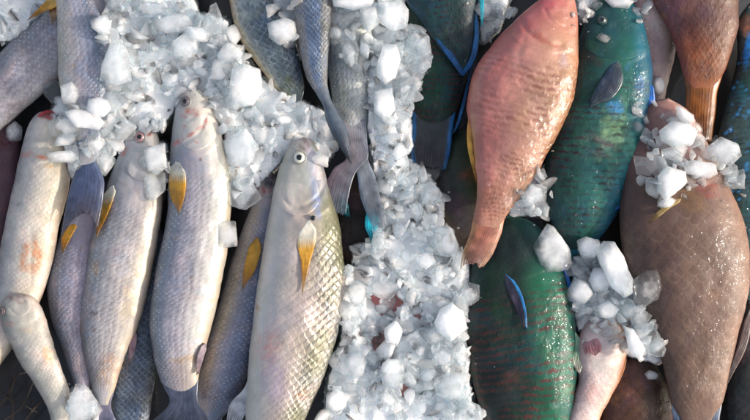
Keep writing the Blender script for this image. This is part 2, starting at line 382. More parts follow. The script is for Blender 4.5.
def eye(parent, host, x, y, r, iris, pupil=.5, tilt=(0,0), sink=.2, flat=.62):
    rr, cc = cells(np.array([x]), np.array([y])); z = host['hm'][rr, cc][0]
    e = dome('eye', x, y, z+.0002*r*sink, r, iris, parent, flat, tilt=tilt)
    dome('pupil', 0, 0, 0, r*pupil, M['pupil'], e, flat*.55, sub=(0, 0, r*.001*flat*.80))
    bm = bmesh.new(); g = []
    for i in range(36):
        t = i/36*2*math.pi; w_ = .17+.03*math.sin(t*2+x); cr = Vector((math.cos(t), math.sin(t), 0))
        g.append([bm.verts.new((cr*(1.04+w_*1.15*math.cos(f))+Vector((0,0,.14+w_*.95*math.sin(f))))*r*.001) for f in np.linspace(0, 2*math.pi, 11)[:-1]])
    for i in range(36):
        for j in range(10): bm.faces.new((g[i][j], g[(i+1) % 36][j], g[(i+1) % 36][(j+1) % 10], g[i][(j+1) % 10]))
    bmesh.ops.recalc_face_normals(bm, faces=bm.faces)
    me = bpy.data.meshes.new('eye_rim'); bm.to_mesh(me); bm.free(); me.polygons.foreach_set('use_smooth', [True]*len(me.polygons))
    rc, cc2 = host['hm'].shape; V, PX, PY, nu_, na_ = host['grid']
    d = (PX-x)**2+(PY-y)**2; ii = d.argmin(); col = host['C'][ii]*.5
    key = 'rim%d' % host['seed']
    M[key] = plain_mat('skin round the eye', tuple(255*(np.where(col <= .0031308, col*12.92, 1.055*col**(1/2.4)-.055))), .3, 500, .25, .5, .3)
    me.materials.append(M[key]); o = bpy.data.objects.new('eye_rim', me); COL.objects.link(o); o.parent = e
    return e

M = {}
M['silver'] = fish_mat('silver mullet skin', edge=(112,110,118), estr=.4, ew=.28, bump=.2, rough=.32, metal=.1, coat=.55, var=.26, stripe=.5, scol=(92,84,98), irid=.2, icols=((150,168,205),(226,186,180)), rim=.45, rimcol=(236,238,240))
M['gilt'] = fish_mat('gilt mullet skin', edge=(104,102,84), estr=.45, ew=.5, bump=.55, rough=.32, metal=.12, coat=.5, var=.3, stripe=0., irid=.3, icols=((220,190,195),(196,190,210)), rim=.6, rimcol=(248,242,214), size=.011, pw=1.2, glint=.6)
M['slate'] = fish_mat('slate mullet skin', edge=(176,184,190), estr=.5, ew=.2, bump=.35, rough=.34, metal=.15, coat=.55, var=.6, stripe=.1, scol=(60,65,75), irid=.3, icols=((80,105,145),(110,118,105)))
M['belly'] = fish_mat('pale belly skin', edge=(176,160,150), estr=.35, ew=.3, bump=.18, rough=.36, coat=.45, var=.12, irid=.4, icols=((225,215,205),(235,205,190)))
M['parrot'] = fish_mat('green parrotfish skin', edge=(70,32,28), estr=1., ew=.85, bump=.1, rough=.34, coat=.3, var=.5, irid=.25, icols=((10,80,90),(16,90,44)), size=.015, pw=2.6, dash=.62, tile=.15, spec=.12)
M['teal'] = fish_mat('teal parrotfish skin', edge=(34,26,30), estr=1., ew=.75, bump=.12, rough=.38, coat=.4, var=.35, irid=.35, icols=((8,70,100),(40,100,72)), size=.015, pw=2.6, dash=.5, tile=.15, spec=.15)
M['pink'] = fish_mat('pink fish skin', edge=(118,60,44), estr=.8, ew=.85, bump=.1, rough=.36, coat=.5, var=.12, irid=.25, icols=((216,146,136),(190,138,100)), size=.014, pw=2.4, dash=.7, tile=.2, glint=.8, mot=.75)
M['brown'] = fish_mat('brown fish skin', edge=(168,138,112), estr=.34, ew=.2, bump=.07, rough=.42, coat=.26, var=.24, irid=.4, icols=((90,70,68),(126,98,78)), size=.014, pw=2., tile=.2, spec=.2, mot=.7)
M['dusk'] = fish_mat('dusky fish skin', edge=(40,28,34), estr=.5, ew=.25, bump=.12, rough=.38, coat=.22, var=.2, irid=.3, icols=((105,75,95),(140,95,80)), spec=.2, size=.014, pw=2., tile=.2)
M['tealhead'] = fish_mat('smooth teal head skin', edge=(58,40,42), estr=.2, ew=.3, bump=.05, rough=.36, coat=.12, var=.1, irid=.4, icols=((8,80,110),(30,90,64)), size=.015, spec=.15)
M['fin'] = fin_mat('fin membrane'); M['dfin'] = fin_mat('dark fin membrane', .35, .12, .5)
M['pupil'] = plain_mat('black wet pupil', (10,10,14), .08, 300, .2, 1., 0.)
M['iris'] = plain_mat('silver iris', (205,202,188), .22, 500, .25, 1., .15, .2)
M['riris'] = plain_mat('bloodshot iris', (150,112,112), .22, 500, .35, 1., .15)
M['diris'] = plain_mat('dull dark iris', (92,80,84), .25, 500, .35, 1., .15)
M['ice'] = ice_mat('crushed ice', .4, bmp=.25); M['grain'] = ice_mat('fine ice splinters', .36, core=0., bmp=.2); M['bed'] = ice_mat('packed ice', 1., core=0., bmp=.25); M['frost'] = ice_mat('frosted white ice', .78, core=.5, bmp=.12); M['clear'] = ice_mat('clear wet ice', .15, .08)
M['lip'] = plain_mat('red lip flesh', (176,62,66), .3, 400, .4, .5, .3)

# ------------------------------------------------------------------ fish
SEED = [0]
GAIN = dict(belly=(.66,.64,.61), silver=(.69,.67,.615), slate=(.64,.64,.61), gilt=(.7,.67,.63), parrot=(.27,.36,.31), teal=(.36,.52,.58), pink=(.61,.585,.585), brown=(.46,.365,.335), dusk=(.34,.26,.25))  # right-hand skins darkened further, painting in the shade on that side
FISH = {}; SPEC = []
def fish(key, name, label, mat, cat='fish', group=None, **sp):
    SEED[0] += 13; sp['seed'] = SEED[0]
    if mat in ('pink', 'brown', 'dusk', 'teal', 'parrot'): sp.setdefault('mott', .6)
    sp.setdefault('gain', GAIN.get(mat, (1, 1, 1)))
    L, R = sp['L'], sp['R']
    allp = np.array(L+R); c = allp.mean(0)
    root = empty(name, wp(c[0], c[1], 0.0)); tag(root, label, cat, group)
    bpy.context.view_layer.update()
    body_fish(sp, root, M[mat], nu=sp.get('nu', 190), na=sp.get('na', 96))
    sp['root'] = root; FISH[key] = sp; SPEC.append(sp)
    return root, sp
def gill_cover(root, sp, mat, ua, ub, va, vb, bow=.06, off=.0014, skew=0.):
    """the hard plate over the gills: follows the body, its rear edge stands proud"""
    V, PX, PY, nu, na = sp['grid']; n, k = 44, 36; pe = sp.get('pe', .92)
    q = np.linspace(-1, 1, k)[None, :]*np.ones((n+2, 1)); a = np.r_[np.linspace(0, 1, n), 1.012, 1.0][:, None]*np.ones((1, k))
    v = va+(vb-va)*(q+1)/2
    re_ = ub+bow*(1-np.abs(q)**2.4)+skew*q; u = ua+(re_-ua)*a
    ang = np.arccos(np.clip(np.sign(v)*np.abs(v)**(1/pe), -1, 1))
    fi = np.clip(u, 0, 1)**(1/1.25)*(nu-2); fj = (ang+np.pi/2)/(2*np.pi)*na
    i0 = np.clip(fi.astype(int), 0, nu-2); j0 = fj.astype(int) % na; j1 = (j0+1) % na; di = fi-i0; dj = fj-np.floor(fj)
    def smp(A):
        e = (lambda w: w[..., None]) if A.ndim == 3 else (lambda w: w)
        return (A[i0, j0]*e(1-di)+A[i0+1, j0]*e(di))*e(1-dj)+(A[i0, j1]*e(1-di)+A[i0+1, j1]*e(di))*e(dj)
    P = smp(V); px = smp(PX).ravel(); py = smp(PY).ravel()
    prof = sstep(.15, .95, a)*np.clip((1-np.abs(q)**4)*1.4, 0, 1)
    z = off*prof*(1+.25*np.sin(q*5+a*6))-.0003
    z[-1] = -.0022; z[-2] = off*.3*prof[-2]
    P[..., 2] += z
    c = paint(px, py, u.ravel(), v.ravel(), sp)
    me = grid_mesh('gill_cover', P.reshape(-1, 3), n+2, k, False, [('Col', 'FLOAT_COLOR', c), ('sc', 'FLOAT_VECTOR', np.stack([u.ravel()*30, v.ravel()*9, np.full(px.shape, 5.)], -1)), ('msk', 'FLOAT_VECTOR', np.zeros((len(px), 3)))])
    return link('gill_cover', me, M[mat], root)
MUL = 'mullets on ice'
YF = [(0,(235,232,225)),(.22,(225,215,190)),(.4,(214,160,50)),(.85,(196,134,26)),(1,(190,150,80))]

# mullet lying diagonally in the top left corner
r, s = fish('F1', 'mullet', 'lilac grey mullet lying diagonally across the top left corner, brown speck on flank', 'silver', group=MUL,
    L=[(152,-62),(118,-54),(82,-26),(45,10),(0,52),(-40,98),(-78,145)], R=[(152,-62),(148,-36),(124,6),(92,46),(57,80),(0,132),(-45,165),(-66,158)],
    z=(.03,.03), ratio=.62, sl=6, sw=7.5, gill=.22,
    pal=[(-1,(105,112,132)),(-.7,(135,140,160)),(-.2,(178,172,186)),(.5,(196,188,196)),(1,(205,198,196))],
    blobs=[(34,66,3,2,-20,(120,90,75),.8),(20,50,14,8,-45,(150,132,128),.35),(18,105,20,10,-45,(190,165,165),.5)])
fin(r, [(62,-6),(50,-2),(38,9),(28,20)], [(66,2),(54,8),(42,13),(28,20)], [(0,(225,190,110)),(.5,(222,160,40)),(1,(205,140,30))], M['fin'], host=s, lift=(.012,.016))
fin(r, [(52,3),(49,10),(50,18),(52,24)], [(58,5),(58,12),(56,19),(53,24)], [(0,(150,105,60)),(1,(170,140,110))], M['fin'], 'pelvic_fin', host=s, lift=(.008,.01))

r, s = fish('F2', 'mullet', 'mullet hanging from the top edge with cream belly, slate back and dark blue tail', 'silver', group=MUL,
    L=[(76,-150),(62,-112),(56,-60),(56,0),(57,40),(60,80),(72,125),(80,160)], R=[(76,-150),(88,-110),(93,-40),(95,0),(109,38),(112,66),(107,98),(101,130),(97,160)],
    z=(.05,.062), ratio=.6, sl=6.5, sw=6.5, gill=.2, smask=[0,.5,1,1,1],
    pal=[(-1,(205,196,184)),(-.55,(202,196,196)),(-.1,(172,174,196)),(.3,(140,152,182)),(.55,(84,104,132)),(1,(70,88,112))], blobs=[(73,66,4,3,0,(170,150,125),.8)])
fin(r, [(79,158),(72,180),(66,205),(61,238)], [(98,158),(104,180),(103,200),(98,230)], [(0,(90,100,125)),(.3,(60,72,100)),(.7,(72,80,108)),(1,(66,66,82))], M['dfin'], 'tail_fin', z=(.062,.066), concave=22, rays=16, th=.0016, cup=.004)

r, s = fish('F3', 'mullet', 'cream bellied fish lying on its back at left with red mouth and orange V patch', 'belly', group=MUL,
    L=[(46,111),(38,113),(30,122),(23,142),(13,188),(2,240),(-6,290),(-22,330),(-44,380),(-60,420)], R=[(46,111),(54,113),(62,122),(66,142),(68,188),(57,235),(47,285),(30,322),(-4,372),(-30,414)],
    z=(.042,.04), ratio=.75, sl=6, sw=7, gill=.0, mott=.2,
    pal=[(-1,(150,148,160)),(-.6,(206,200,200)),(0,(228,220,208)),(.6,(222,208,184)),(1,(160,144,128))],  # cream skin with shading painted in towards the right edge
    blobs=[(47,116,10,4,0,(190,52,62),.9),(28,154,7,3,-20,(222,120,95),.75),(42,158,7,3,10,(232,140,105),.7),(24,256,5,20,12,(226,158,112),.85),(37,254,5,20,-14,(226,158,112),.85),(31,268,9,6,0,(228,165,125),.6),(48,166,6,3,0,(215,170,95),.6),(18,205,3,3,0,(120,105,100),.5),(6,320,14,30,20,(205,175,165),.6)],
    grooves=[([(47,130),(46,142),(44,150)],1.6,.0012),([(30,160),(36,166),(44,163),(52,160)],2,.0014),([(31,228),(31,285)],1.6,.001)])
fin(r, [(39,114),(44,111),(50,110),(55,112)], [(39,117),(45,114),(51,113),(56,115)], [(0,(190,60,66)),(1,(200,70,75))], M['fin'], 'lip', host=s, lift=(.001,.001), rays=2, th=.0012, ragged=0)

r, s = fish('F3b', 'mullet', 'maroon purple scaled fish just showing at the left edge beside the cream belly', 'dusk', group=MUL,
    L=[(8,112),(-14,118),(-35,150),(-45,200),(-40,270),(-22,330)], R=[(8,112),(17,125),(22,160),(17,200),(8,250),(-8,330)],
    z=(.02,.02), ratio=.6, sl=5, sw=6, gill=.12, pal=[(-1,(90,70,90)),(.2,(128,96,116)),(1,(140,105,122))], blobs=[(6,142,12,8,0,(120,50,62),.7)])

r, s = fish('F4', 'mullet', 'small slim white fish at bottom left with tan patch, head over the larger cream belly', 'belly', group=MUL,
    L=[(18,294),(6,297),(0,308),(3,328),(18,358),(36,388),(48,412),(55,440),(58,470)], R=[(18,294),(32,296),(42,308),(52,340),(62,368),(69,392),(69,418),(68,445),(66,470)],
    z=(.062,.04), ratio=.78, sl=5, sw=6, gill=.17, mott=.22,
    pal=[(-1,(140,140,138)),(-.5,(200,198,190)),(.1,(218,213,204)),(.6,(190,186,178)),(1,(128,124,122))],
    blobs=[(17,297,14,6,10,(152,124,122),.8),(48,356,6,10,-15,(222,180,135),.9),(8,324,8,3,0,(215,150,135),.5),(28,330,6,4,0,(225,190,150),.4)],
    grooves=[([(8,306),(16,314),(26,316)],1.4,.001)])
gill_cover(r, s, 'belly', .05, .13, -.9, .6, .05, off=.001)
eye(r, s, 2.5, 311, 3.6, M['riris'], .55, tilt=(-.6,0))

r, s = fish('F5', 'mullet', 'lilac mullet wedged second from left below a dark blue tail, with yellow fin', 'silver', group=MUL,
    L=[(84,192),(68,205),(58,238),(48,270),(49,310),(62,350),(74,385),(80,420)], R=[(84,192),(98,205),(104,240),(104,280),(100,330),(94,370),(90,400),(90,420)],
    z=(.03,.03), ratio=.6, sl=5.5, sw=7, gill=.14,
    pal=[(-1,(104,122,152)),(-.55,(150,160,188)),(0,(186,176,198)),(.5,(190,172,190)),(1,(160,140,150))], blobs=[(82,248,4,3,0,(190,150,110),.5),(80,365,8,14,0,(205,180,180),.5),(84,208,8,5,0,(200,150,150),.6)])
fin(r, [(66,226),(62,236),(61,245),(62,253)], [(80,222),(74,232),(68,243),(63,253)], YF[2:], M['fin'], host=s)

r, s = fish('F10', 'mullet', 'dark slate mullet tail in the gap between the two big pale mullets at bottom left', 'slate', group=MUL,
    L=[(150,210),(136,235),(124,280),(114,330),(108,380),(106,420),(110,450)], R=[(150,210),(166,235),(170,290),(164,340),(156,380),(148,420),(136,450)],
    z=(.018,.02), ratio=.6, sl=6.5, sw=7.5, gill=.12, pal=[(-1,(120,118,128)),(-.3,(86,98,118)),(.4,(62,76,98)),(1,(70,66,70))], blobs=[(118,400,12,20,0,(110,125,150),.5),(130,345,8,26,10,(130,110,105),.6)])
fin(r, [(131,328),(129,345),(128,358)], [(137,330),(136,345),(131,360)], [(0,(170,135,140)),(1,(150,120,130))], M['fin'], 'anal_fin', host=s, lift=(.004,.01))

r, s = fish('F6', 'mullet', 'pale mullet third from left with pinkish eye and yellow fin on its left edge', 'silver', group=MUL,
    L=[(143,126),(130,130),(120,152),(106,192),(93,232),(82,290),(80,335),(88,372),(97,405)], R=[(143,126),(156,132),(162,165),(162,215),(152,275),(138,325),(122,365),(111,405)],
    z=(.044,.036), ratio=.66, sl=6, sw=7.5, gill=.2, smask=[.2,.8,1,.35,0], mott=.2,
    flat=[(-1,1),(.2,.9),(.6,.35),(1,.1)],
    pal=[(-1,(112,120,132)),(-.65,(166,170,180)),(-.1,(206,200,206)),(.35,(214,205,206)),(.7,(224,213,198)),(1,(205,185,160))],
    along=[((-.1,.18,.05),[(-1,(170,185,205)),(0,(222,220,222)),(1,(230,222,216))],.8)],
    blobs=[(96,268,3.5,9,5,(190,158,132),.75),(94,313,5,3.5,0,(110,98,96),.85),(93,328,3.5,6,-30,(125,105,92),.85),(132,290,14,40,12,(235,214,180),.5),(108,370,14,18,0,(205,168,140),.6),(146,134,9,4,-10,(165,75,80),.7),(150,131,10,4,0,(120,95,98),.8),(124,152,9,4,-50,(215,110,95),.5)])
gill_cover(r, s, 'belly', .07, .17, -.55, .95, .05)
eye(r, s, 140, 137, 5.2, M['riris'], .5)
fin(r, [(106,188),(99,206),(96,222),(96,236)], [(118,184),(113,200),(106,218),(97,236)], YF, M['fin'], host=s)
fin(r, [(95,400),(86,420),(76,448)], [(113,400),(116,422),(120,448)], [(0,(150,140,160)),(1,(110,115,140))], M['fin'], 'tail_fin', z=(.036,.03), concave=14, rays=14)

r, s = fish('F8', 'mullet', 'blue backed mullet half hidden between the two largest mullets, red snout showing in ice', 'silver', group=MUL,
    L=[(270,170),(258,182),(248,215),(235,250),(220,300),(204,345),(197,385),(196,420)], R=[(270,170),(279,180),(284,220),(280,270),(268,320),(256,360),(240,395),(222,420)],
    z=(.032,.022), ratio=.62, sl=5.5, sw=7, gill=.1, smask=[0,.3,1,1,1],
    pal=[(-1,(188,182,182)),(-.6,(196,180,160)),(-.2,(165,164,184)),(.2,(108,126,164)),(.55,(78,100,138)),(1,(70,86,110))],
    along=[((-.1,.14,.05),[(-1,(190,170,170)),(0,(200,190,190)),(1,(150,120,120))],.8)],
    blobs=[(266,190,7,5,0,(190,72,76),.8),(272,176,8,5,0,(115,85,90),.8),(244,225,10,14,0,(205,200,205),.6),(205,395,16,18,0,(150,130,140),.6)])
gill_cover(r, s, 'belly', .03, .08, -.9, .8, .04)
eye(r, s, 269, 183.5, 4.2, M['diris'], .5)
fin(r, [(252,238),(246,258),(243,274),(242,288)], [(262,238),(260,255),(254,272),(243,288)], YF[2:], M['fin'], host=s, lift=(.003,.006))
fin(r, [(198,412),(186,432),(176,455)], [(222,412),(232,432),(240,452)], [(0,(85,90,110)),(1,(70,78,100))], M['dfin'], 'tail_fin', z=(.022,.018), concave=14)

r, s = fish('F7', 'mullet', 'large upright mullet with white belly, blood streaked gills and yellow fin by its left edge', 'silver', group=MUL,
    L=[(190,88),(180,93),(174,118),(169,165),(166,220),(153,285),(149,325),(156,365),(169,402)], R=[(190,88),(203,92),(220,128),(231,180),(229,238),(219,295),(208,345),(200,375),(197,402)],
    z=(.052,.044), ratio=.64, sl=6, sw=8, gill=.19, mott=.16, smask=[.4,.9,1,.3,0],
    flat=[(-1,1),(0,.9),(.45,.3),(1,.12)],
    pal=[(-1,(92,108,126)),(-.75,(132,144,164)),(-.4,(180,178,198)),(-.05,(206,200,212)),(.3,(222,219,221)),(.7,(228,226,220)),(1,(216,200,176))],
    along=[((-.1,.2,.05),[(-1,(176,180,186)),(-.4,(232,228,224)),(.4,(240,236,230)),(1,(235,220,212))],.85),((.86,1.1,.05),[(-1,(120,122,140)),(0,(180,160,160)),(1,(214,190,165))],.7)],
    blobs=[(178,142,7,2.6,-32,(205,80,74),.7),(190,135,6,1.8,-28,(218,98,88),.6),(199,128,4,1.6,-40,(214,96,86),.55),(184,126,3,1.6,10,(216,110,96),.6),(196,142,3,1.4,30,(222,130,116),.5),(205,124,6,2.5,-70,(220,95,85),.6),(192,112,8,4,10,(225,110,90),.7),(183,116,6,2,20,(215,120,110),.6),(200,160,1.6,1.6,0,(150,80,40),.95),
           (176,238,4,4,0,(196,172,160),.7),(219,257,3,2,0,(190,160,120),.8),(192,277,3,2.4,0,(190,160,110),.8),(190,358,20,6,-10,(200,170,135),.7),(206,345,5,18,12,(225,170,150),.45),(215,300,10,50,8,(240,228,200),.6),(185,96,11,5,-15,(140,132,138),.6),(200,108,10,10,0,(240,226,220),.6),(216,318,3,2,0,(160,60,60),.8)],
    grooves=[([(174,152),(186,143),(200,132),(205,118)],1.6,.0016),([(177,118),(186,122),(195,116)],1.2,.0008)])
gill_cover(r, s, 'belly', .08, .165, -.75, .9, .055, skew=-.01)
eye(r, s, 185.5, 101.5, 5.4, M['diris'], .5, tilt=(-.25,0))
fin(r, [(171,160),(169,178),(170,196),(178,213)], [(184,164),(186,180),(184,198),(179,213)], YF, M['fin'], host=s)
fin(r, [(208,345),(203,360),(199,374)], [(203,342),(197,356),(196,372)], [(0,(190,170,175)),(1,(150,125,140))], M['fin'], 'anal_fin', host=s, lift=(.001,.004))
fin(r, [(165,388),(168,398),(156,410),(138,432)], [(199,388),(198,398),(206,414),(216,434)], [(0,(130,128,142)),(.25,(74,80,98)),(1,(62,68,84))], M['dfin'], 'tail_fin', z=(.046,.052), concave=10, rays=18, th=.0016)

r, s = fish('F9', 'mullet', 'front mullet with clear silver eye and gold glinting diamond scales along its right side', 'gilt', group=MUL,
    L=[(303,137),(292,143),(281,165),(271,205),(263,255),(254,315),(248,370),(245,415),(247,450),(252,490)], R=[(303,137),(313,141),(323,165),(333,198),(342,238),(345,285),(340,322),(326,370),(306,418),(290,455),(276,490)],
    z=(.056,.046), smask=[0,0,.2,1,1], ratio=.64, sl=9.5, sw=10, gill=.2, mott=.16,
    emask=[(-1,.2),(.1,.45),(.45,1),(1,1.3)], flat=[(-1,.12),(-.1,.25),(.3,.6),(.5,1),(1,1)],
    pal=[(-1,(206,208,206)),(-.5,(212,206,204)),(0,(206,190,184)),(.4,(186,178,160)),(.62,(150,148,118)),(1,(112,112,84))],
    along=[((-.1,.19,.05),[(-1,(184,184,172)),(-.4,(214,212,206)),(.1,(206,212,206)),(.5,(160,172,196)),(.8,(120,124,120)),(1,(96,98,88))],.9)],
    blobs=[(305,143,12,9,0,(128,112,108),.8),(316,200,5,22,-8,(150,168,214),.6),(305,192,8,8,0,(205,196,190),.5),(268,345,14,26,5,(226,165,160),.6),(275,380,16,30,0,(205,186,212),.55),(258,308,3.5,5,-20,(176,148,120),.8),(303,395,9,6,-20,(205,160,130),.8),(288,278,4,4,0,(215,208,195),.6),(260,330,5,60,4,(196,204,208),.5)],
    grooves=[([(292,150),(297,146),(303,144)],1.2,.0006),([(279,188),(290,206),(304,206),(318,196),(326,182)],2,.003)])
gill_cover(r, s, 'belly', .10, .185, -.92, .62, .055)
eye(r, s, 299.5, 157.5, 5.9, M['iris'], .5)
fin(r, [(302,222),(297,242),(301,262),(302,292)], [(315,218),(316,238),(310,262),(303,292)], [(0,(238,236,228)),(.25,(228,218,196)),(.4,(226,172,66)),(.8,(206,146,30)),(1,(222,186,120))], M['fin'], host=s)
dome('pectoral_spot', 313, 218, s['hm'][cells(np.array([313]), np.array([218]))][0]+.002, 2.6, M['pupil'], r, .5)
fin(r, [(250,372),(244,388),(230,404),(226,420)], [(249,398),(248,408),(244,416),(240,424)], [(0,(205,205,205)),(1,(190,190,196))], M['fin'], 'pelvic_fin', z=(.05,.045), rays=8)
fin(r, [(252,486),(240,505),(222,530)], [(276,486),(284,505),(296,530)], [(0,(130,130,140)),(1,(90,95,110))], M['dfin'], 'tail_fin', z=(.046,.046), concave=14)

r, s = fish('F12', 'mullet', 'slate scaled mullet with gold left edge entering at the top beside the big ice heap', 'slate', group=MUL,
    L=[(222,-190),(214,-150),(216,-90),(225,-30),(229,0),(238,34),(256,62),(276,88),(288,104)], R=[(222,-190),(244,-170),(262,-110),(268,-40),(272,0),(288,30),(299,60),(304,92),(302,108)],
    z=(.048,.046), ratio=.62, sl=8, sw=8.5, gill=.14, smask=[0,0,.3,.6,.6],
    pal=[(-1,(206,168,112)),(-.82,(212,198,170)),(-.6,(150,158,160)),(-.2,(92,110,124)),(.5,(66,84,98)),(1,(62,76,84))], blobs=[(290,88,12,16,-30,(88,98,66),.7),(232,6,6,12,20,(215,165,95),.5)])
fin(r, [(288,102),(292,120),(300,142)], [(302,106),(312,122),(324,138)], [(0,(80,90,90)),(1,(90,100,110))], M['dfin'], 'tail_fin', z=(.044,.036), concave=8)

r, s = fish('F14', 'mullet', 'pale silver mullet under frost at top centre, its grey forked tail beside the front snout', 'silver', group=MUL,
    L=[(338,-160),(322,-110),(314,-50),(318,10),(326,60),(332,105),(340,140),(346,158)], R=[(338,-160),(362,-120),(378,-50),(376,10),(370,60),(368,110),(367,140),(368,158)],
    z=(.046,.042), ratio=.6, sl=7.5, sw=8, gill=.14, pal=[(-1,(120,132,140)),(-.4,(188,196,200)),(.3,(212,216,214)),(1,(190,194,190))],
    blobs=[(340,100,12,30,-10,(196,196,176),.5),(335,70,6,30,0,(120,140,150),.4)])
fin(r, [(345,152),(334,168),(326,184),(322,206)], [(356,152),(356,172),(350,190),(346,214)], [(0,(160,158,162)),(.3,(136,130,136)),(.7,(118,108,116)),(1,(96,112,124))], M['fin'], 'tail_fin', z=(.05,.06), rays=12, ragged=2, ncols=[(0,(120,80,90),.5),(.5,(150,142,148),.2),(1,(100,112,128),.6)])
fin(r, [(357,152),(356,172),(360,196),(372,226)], [(369,152),(375,176),(381,200),(386,224)], [(0,(160,162,164)),(.4,(120,126,134)),(1,(104,112,124))], M['fin'], 'tail_fin', z=(.048,.056), rays=12, ragged=2, ncols=[(0,(95,115,140),.6),(.5,(190,190,192),.2),(1,(170,176,184),.4)])

r, s = fish('F13', 'mullet', 'narrow blue grey mullet tail at top centre curving down to a dark pointed tip', 'slate', group=MUL,
    L=[(308,-170),(294,-130),(288,-70),(294,-10),(296,30),(303,66),(314,92),(322,106)], R=[(308,-170),(326,-140),(338,-80),(334,-10),(331,30),(328,64),(328,88),(333,102)],
    z=(.062,.06), ratio=.62, sl=7, sw=7, gill=.14, smask=[1,.6,.1,.6,1],
    pal=[(-1,(128,118,120)),(-.6,(150,144,146)),(-.35,(92,112,148)),(.3,(84,106,142)),(.5,(98,98,104)),(1,(96,90,88))])
fin(r, [(321,104),(326,120),(334,138),(351,164)], [(333,100),(341,116),(349,136),(352,164)], [(0,(104,108,116)),(.4,(82,92,104)),(1,(66,74,84))], M['dfin'], 'tail_fin', z=(.06,.058), rays=7, th=.002, cup=.005, ragged=.2)

# ---- right hand side
PAR = 'parrotfish on ice'
BL = (24,100,156)
r, s = fish('F16', 'parrotfish', 'dark green parrotfish with tan barred scales and square blue edged tail beside the centre ice', 'parrot', group=PAR,
    L=[(440,-160),(412,-120),(400,-50),(402,20),(408,70),(412,110),(413,135)], R=[(440,-160),(474,-120),(488,-50),(482,20),(470,70),(458,110),(452,135)],
    z=(.03,.034), ratio=.42, sl=13, sw=14, gill=.18, pal=[(-1,(20,60,56)),(-.3,(24,86,70)),(.4,(18,78,76)),(1,(14,50,66))], blobs=[(424,120,16,24,0,(44,50,46),.8),(445,40,20,20,0,(28,66,56),.5)])
fin(r, [(413,118),(411,132),(410,146),(413,164)], [(456,118),(453,132),(451,148),(446,170)], [(0,(40,52,48)),(1,(58,52,56))], M['dfin'], 'tail_fin', z=(.036,.04), rays=14, th=.0016, ncols=[(0,BL,1),(.07,BL,.9),(.11,(40,50,50),.0),(.86,(40,50,50),.0),(.9,BL,.9),(1,BL,1)])
fin(r, [(470,66),(464,95),(458,118),(452,138)], [(473,66),(467,96),(461,120),(455,140)], [(0,(14,66,110)),(1,(20,110,170))], M['dfin'], 'anal_fin', host=s, lift=(.004,.004), rays=3, ragged=0)

r, s = fish('F15', 'parrotfish', 'teal black parrotfish at top edge with two blue fin edges meeting in a V', 'teal', group=PAR,
    L=[(440,-190),(405,-150),(386,-80),(392,-25),(408,4),(424,26),(440,50),(456,70)], R=[(440,-190),(478,-160),(496,-90),(490,-30),(480,4),(476,28),(472,50),(468,70)],
    z=(.05,.05), ratio=.4, sl=14, sw=15, gill=.18, pal=[(-1,(16,70,82)),(-.2,(20,66,66)),(.4,(26,60,58)),(1,(18,62,76))], blobs=[(442,40,16,26,-20,(40,44,46),.6),(412,10,12,8,30,(24,96,120),.6)])
fin(r, [(400,-4),(420,14),(440,46),(460,74)], [(407,-6),(428,18),(448,46),(465,73)], [(0,(14,84,130)),(.5,(20,84,140)),(1,(24,100,165))], M['dfin'], 'dorsal_fin', z=(.055,.053), rays=5, ragged=0, th=.0016)
fin(r, [(474,14),(474,36),(470,58),(460,75)], [(478,14),(479,38),(475,60),(464,76)], [(0,(20,90,140)),(1,(24,106,170))], M['dfin'], 'anal_fin', z=(.055,.053), rays=4, ragged=0, th=.0016)
fin(r, [(478,-10),(480,8),(481,26)], [(484,-10),(484,8),(483,26)], [(0,(20,150,170)),(1,(40,180,195))], M['dfin'], 'pelvic_fin', z=(.06,.06), rays=3, ragged=0, th=.0016)

r, s = fish('F17', 'parrotfish', 'olive green parrotfish with orange cheek tucked under the pink fish', 'dusk', group=PAR,
    L=[(462,128),(448,140),(438,170),(438,200),(446,232),(462,262)], R=[(462,128),(480,136),(500,165),(506,200),(498,235),(482,262)],
    z=(.024,.024), ratio=.45, sl=13, sw=14, gill=.3, pal=[(-1,(46,52,42)),(-.3,(40,86,48)),(.3,(72,96,40)),(1,(60,70,40))], blobs=[(470,175,14,10,-30,(150,100,34),.7),(455,205,16,14,0,(62,56,44),.8),(455,165,10,10,0,(24,100,54),.6)])

r, s = fish('F28', 'parrotfish', 'dark fish buried in centre ice, its turquoise fin tip poking out beside the grey tail', 'dusk', group=PAR,
    L=[(352,165),(338,185),(332,225),(338,270),(350,300)], R=[(352,165),(372,185),(384,225),(378,270),(364,300)],
    z=(.018,.014), ratio=.45, sl=12, sw=13, gill=.2, pal=[(-1,(40,50,50)),(0,(62,54,46)),(1,(44,60,60))])
fin(r, [(372,206),(366,214),(365,226),(371,240)], [(377,208),(379,218),(378,230),(373,240)], [(0,(20,130,150)),(.5,(40,185,205)),(1,(60,200,215))], M['dfin'], 'pectoral_fin', z=(.038,.05), rays=6, th=.0014)
fin(r, [(338,195),(340,206),(344,216)], [(344,192),(348,204),(350,216)], [(0,(20,120,130)),(1,(24,110,120))], M['dfin'], 'pelvic_fin', z=(.03,.034), rays=4, th=.0014)

r, s = fish('F29', 'parrotfish', 'pink fleshed fish buried under the lower centre ice, showing only through gaps', 'pink', group=PAR,
    smask=[0,0,0,0,0], L=[(392,258),(366,285),(356,330),(362,380),(376,430),(392,470)], R=[(392,258),(424,275),(456,310),(458,360),(444,420),(420,470)],
    z=(.02,.018), ratio=.4, sl=13, sw=14, gill=.2, pal=[(-1,(200,120,120)),(0,(190,120,115)),(1,(120,80,60))], blobs=[(384,298,26,20,0,(206,98,104),.8),(378,345,14,18,0,(70,45,45),.7)])

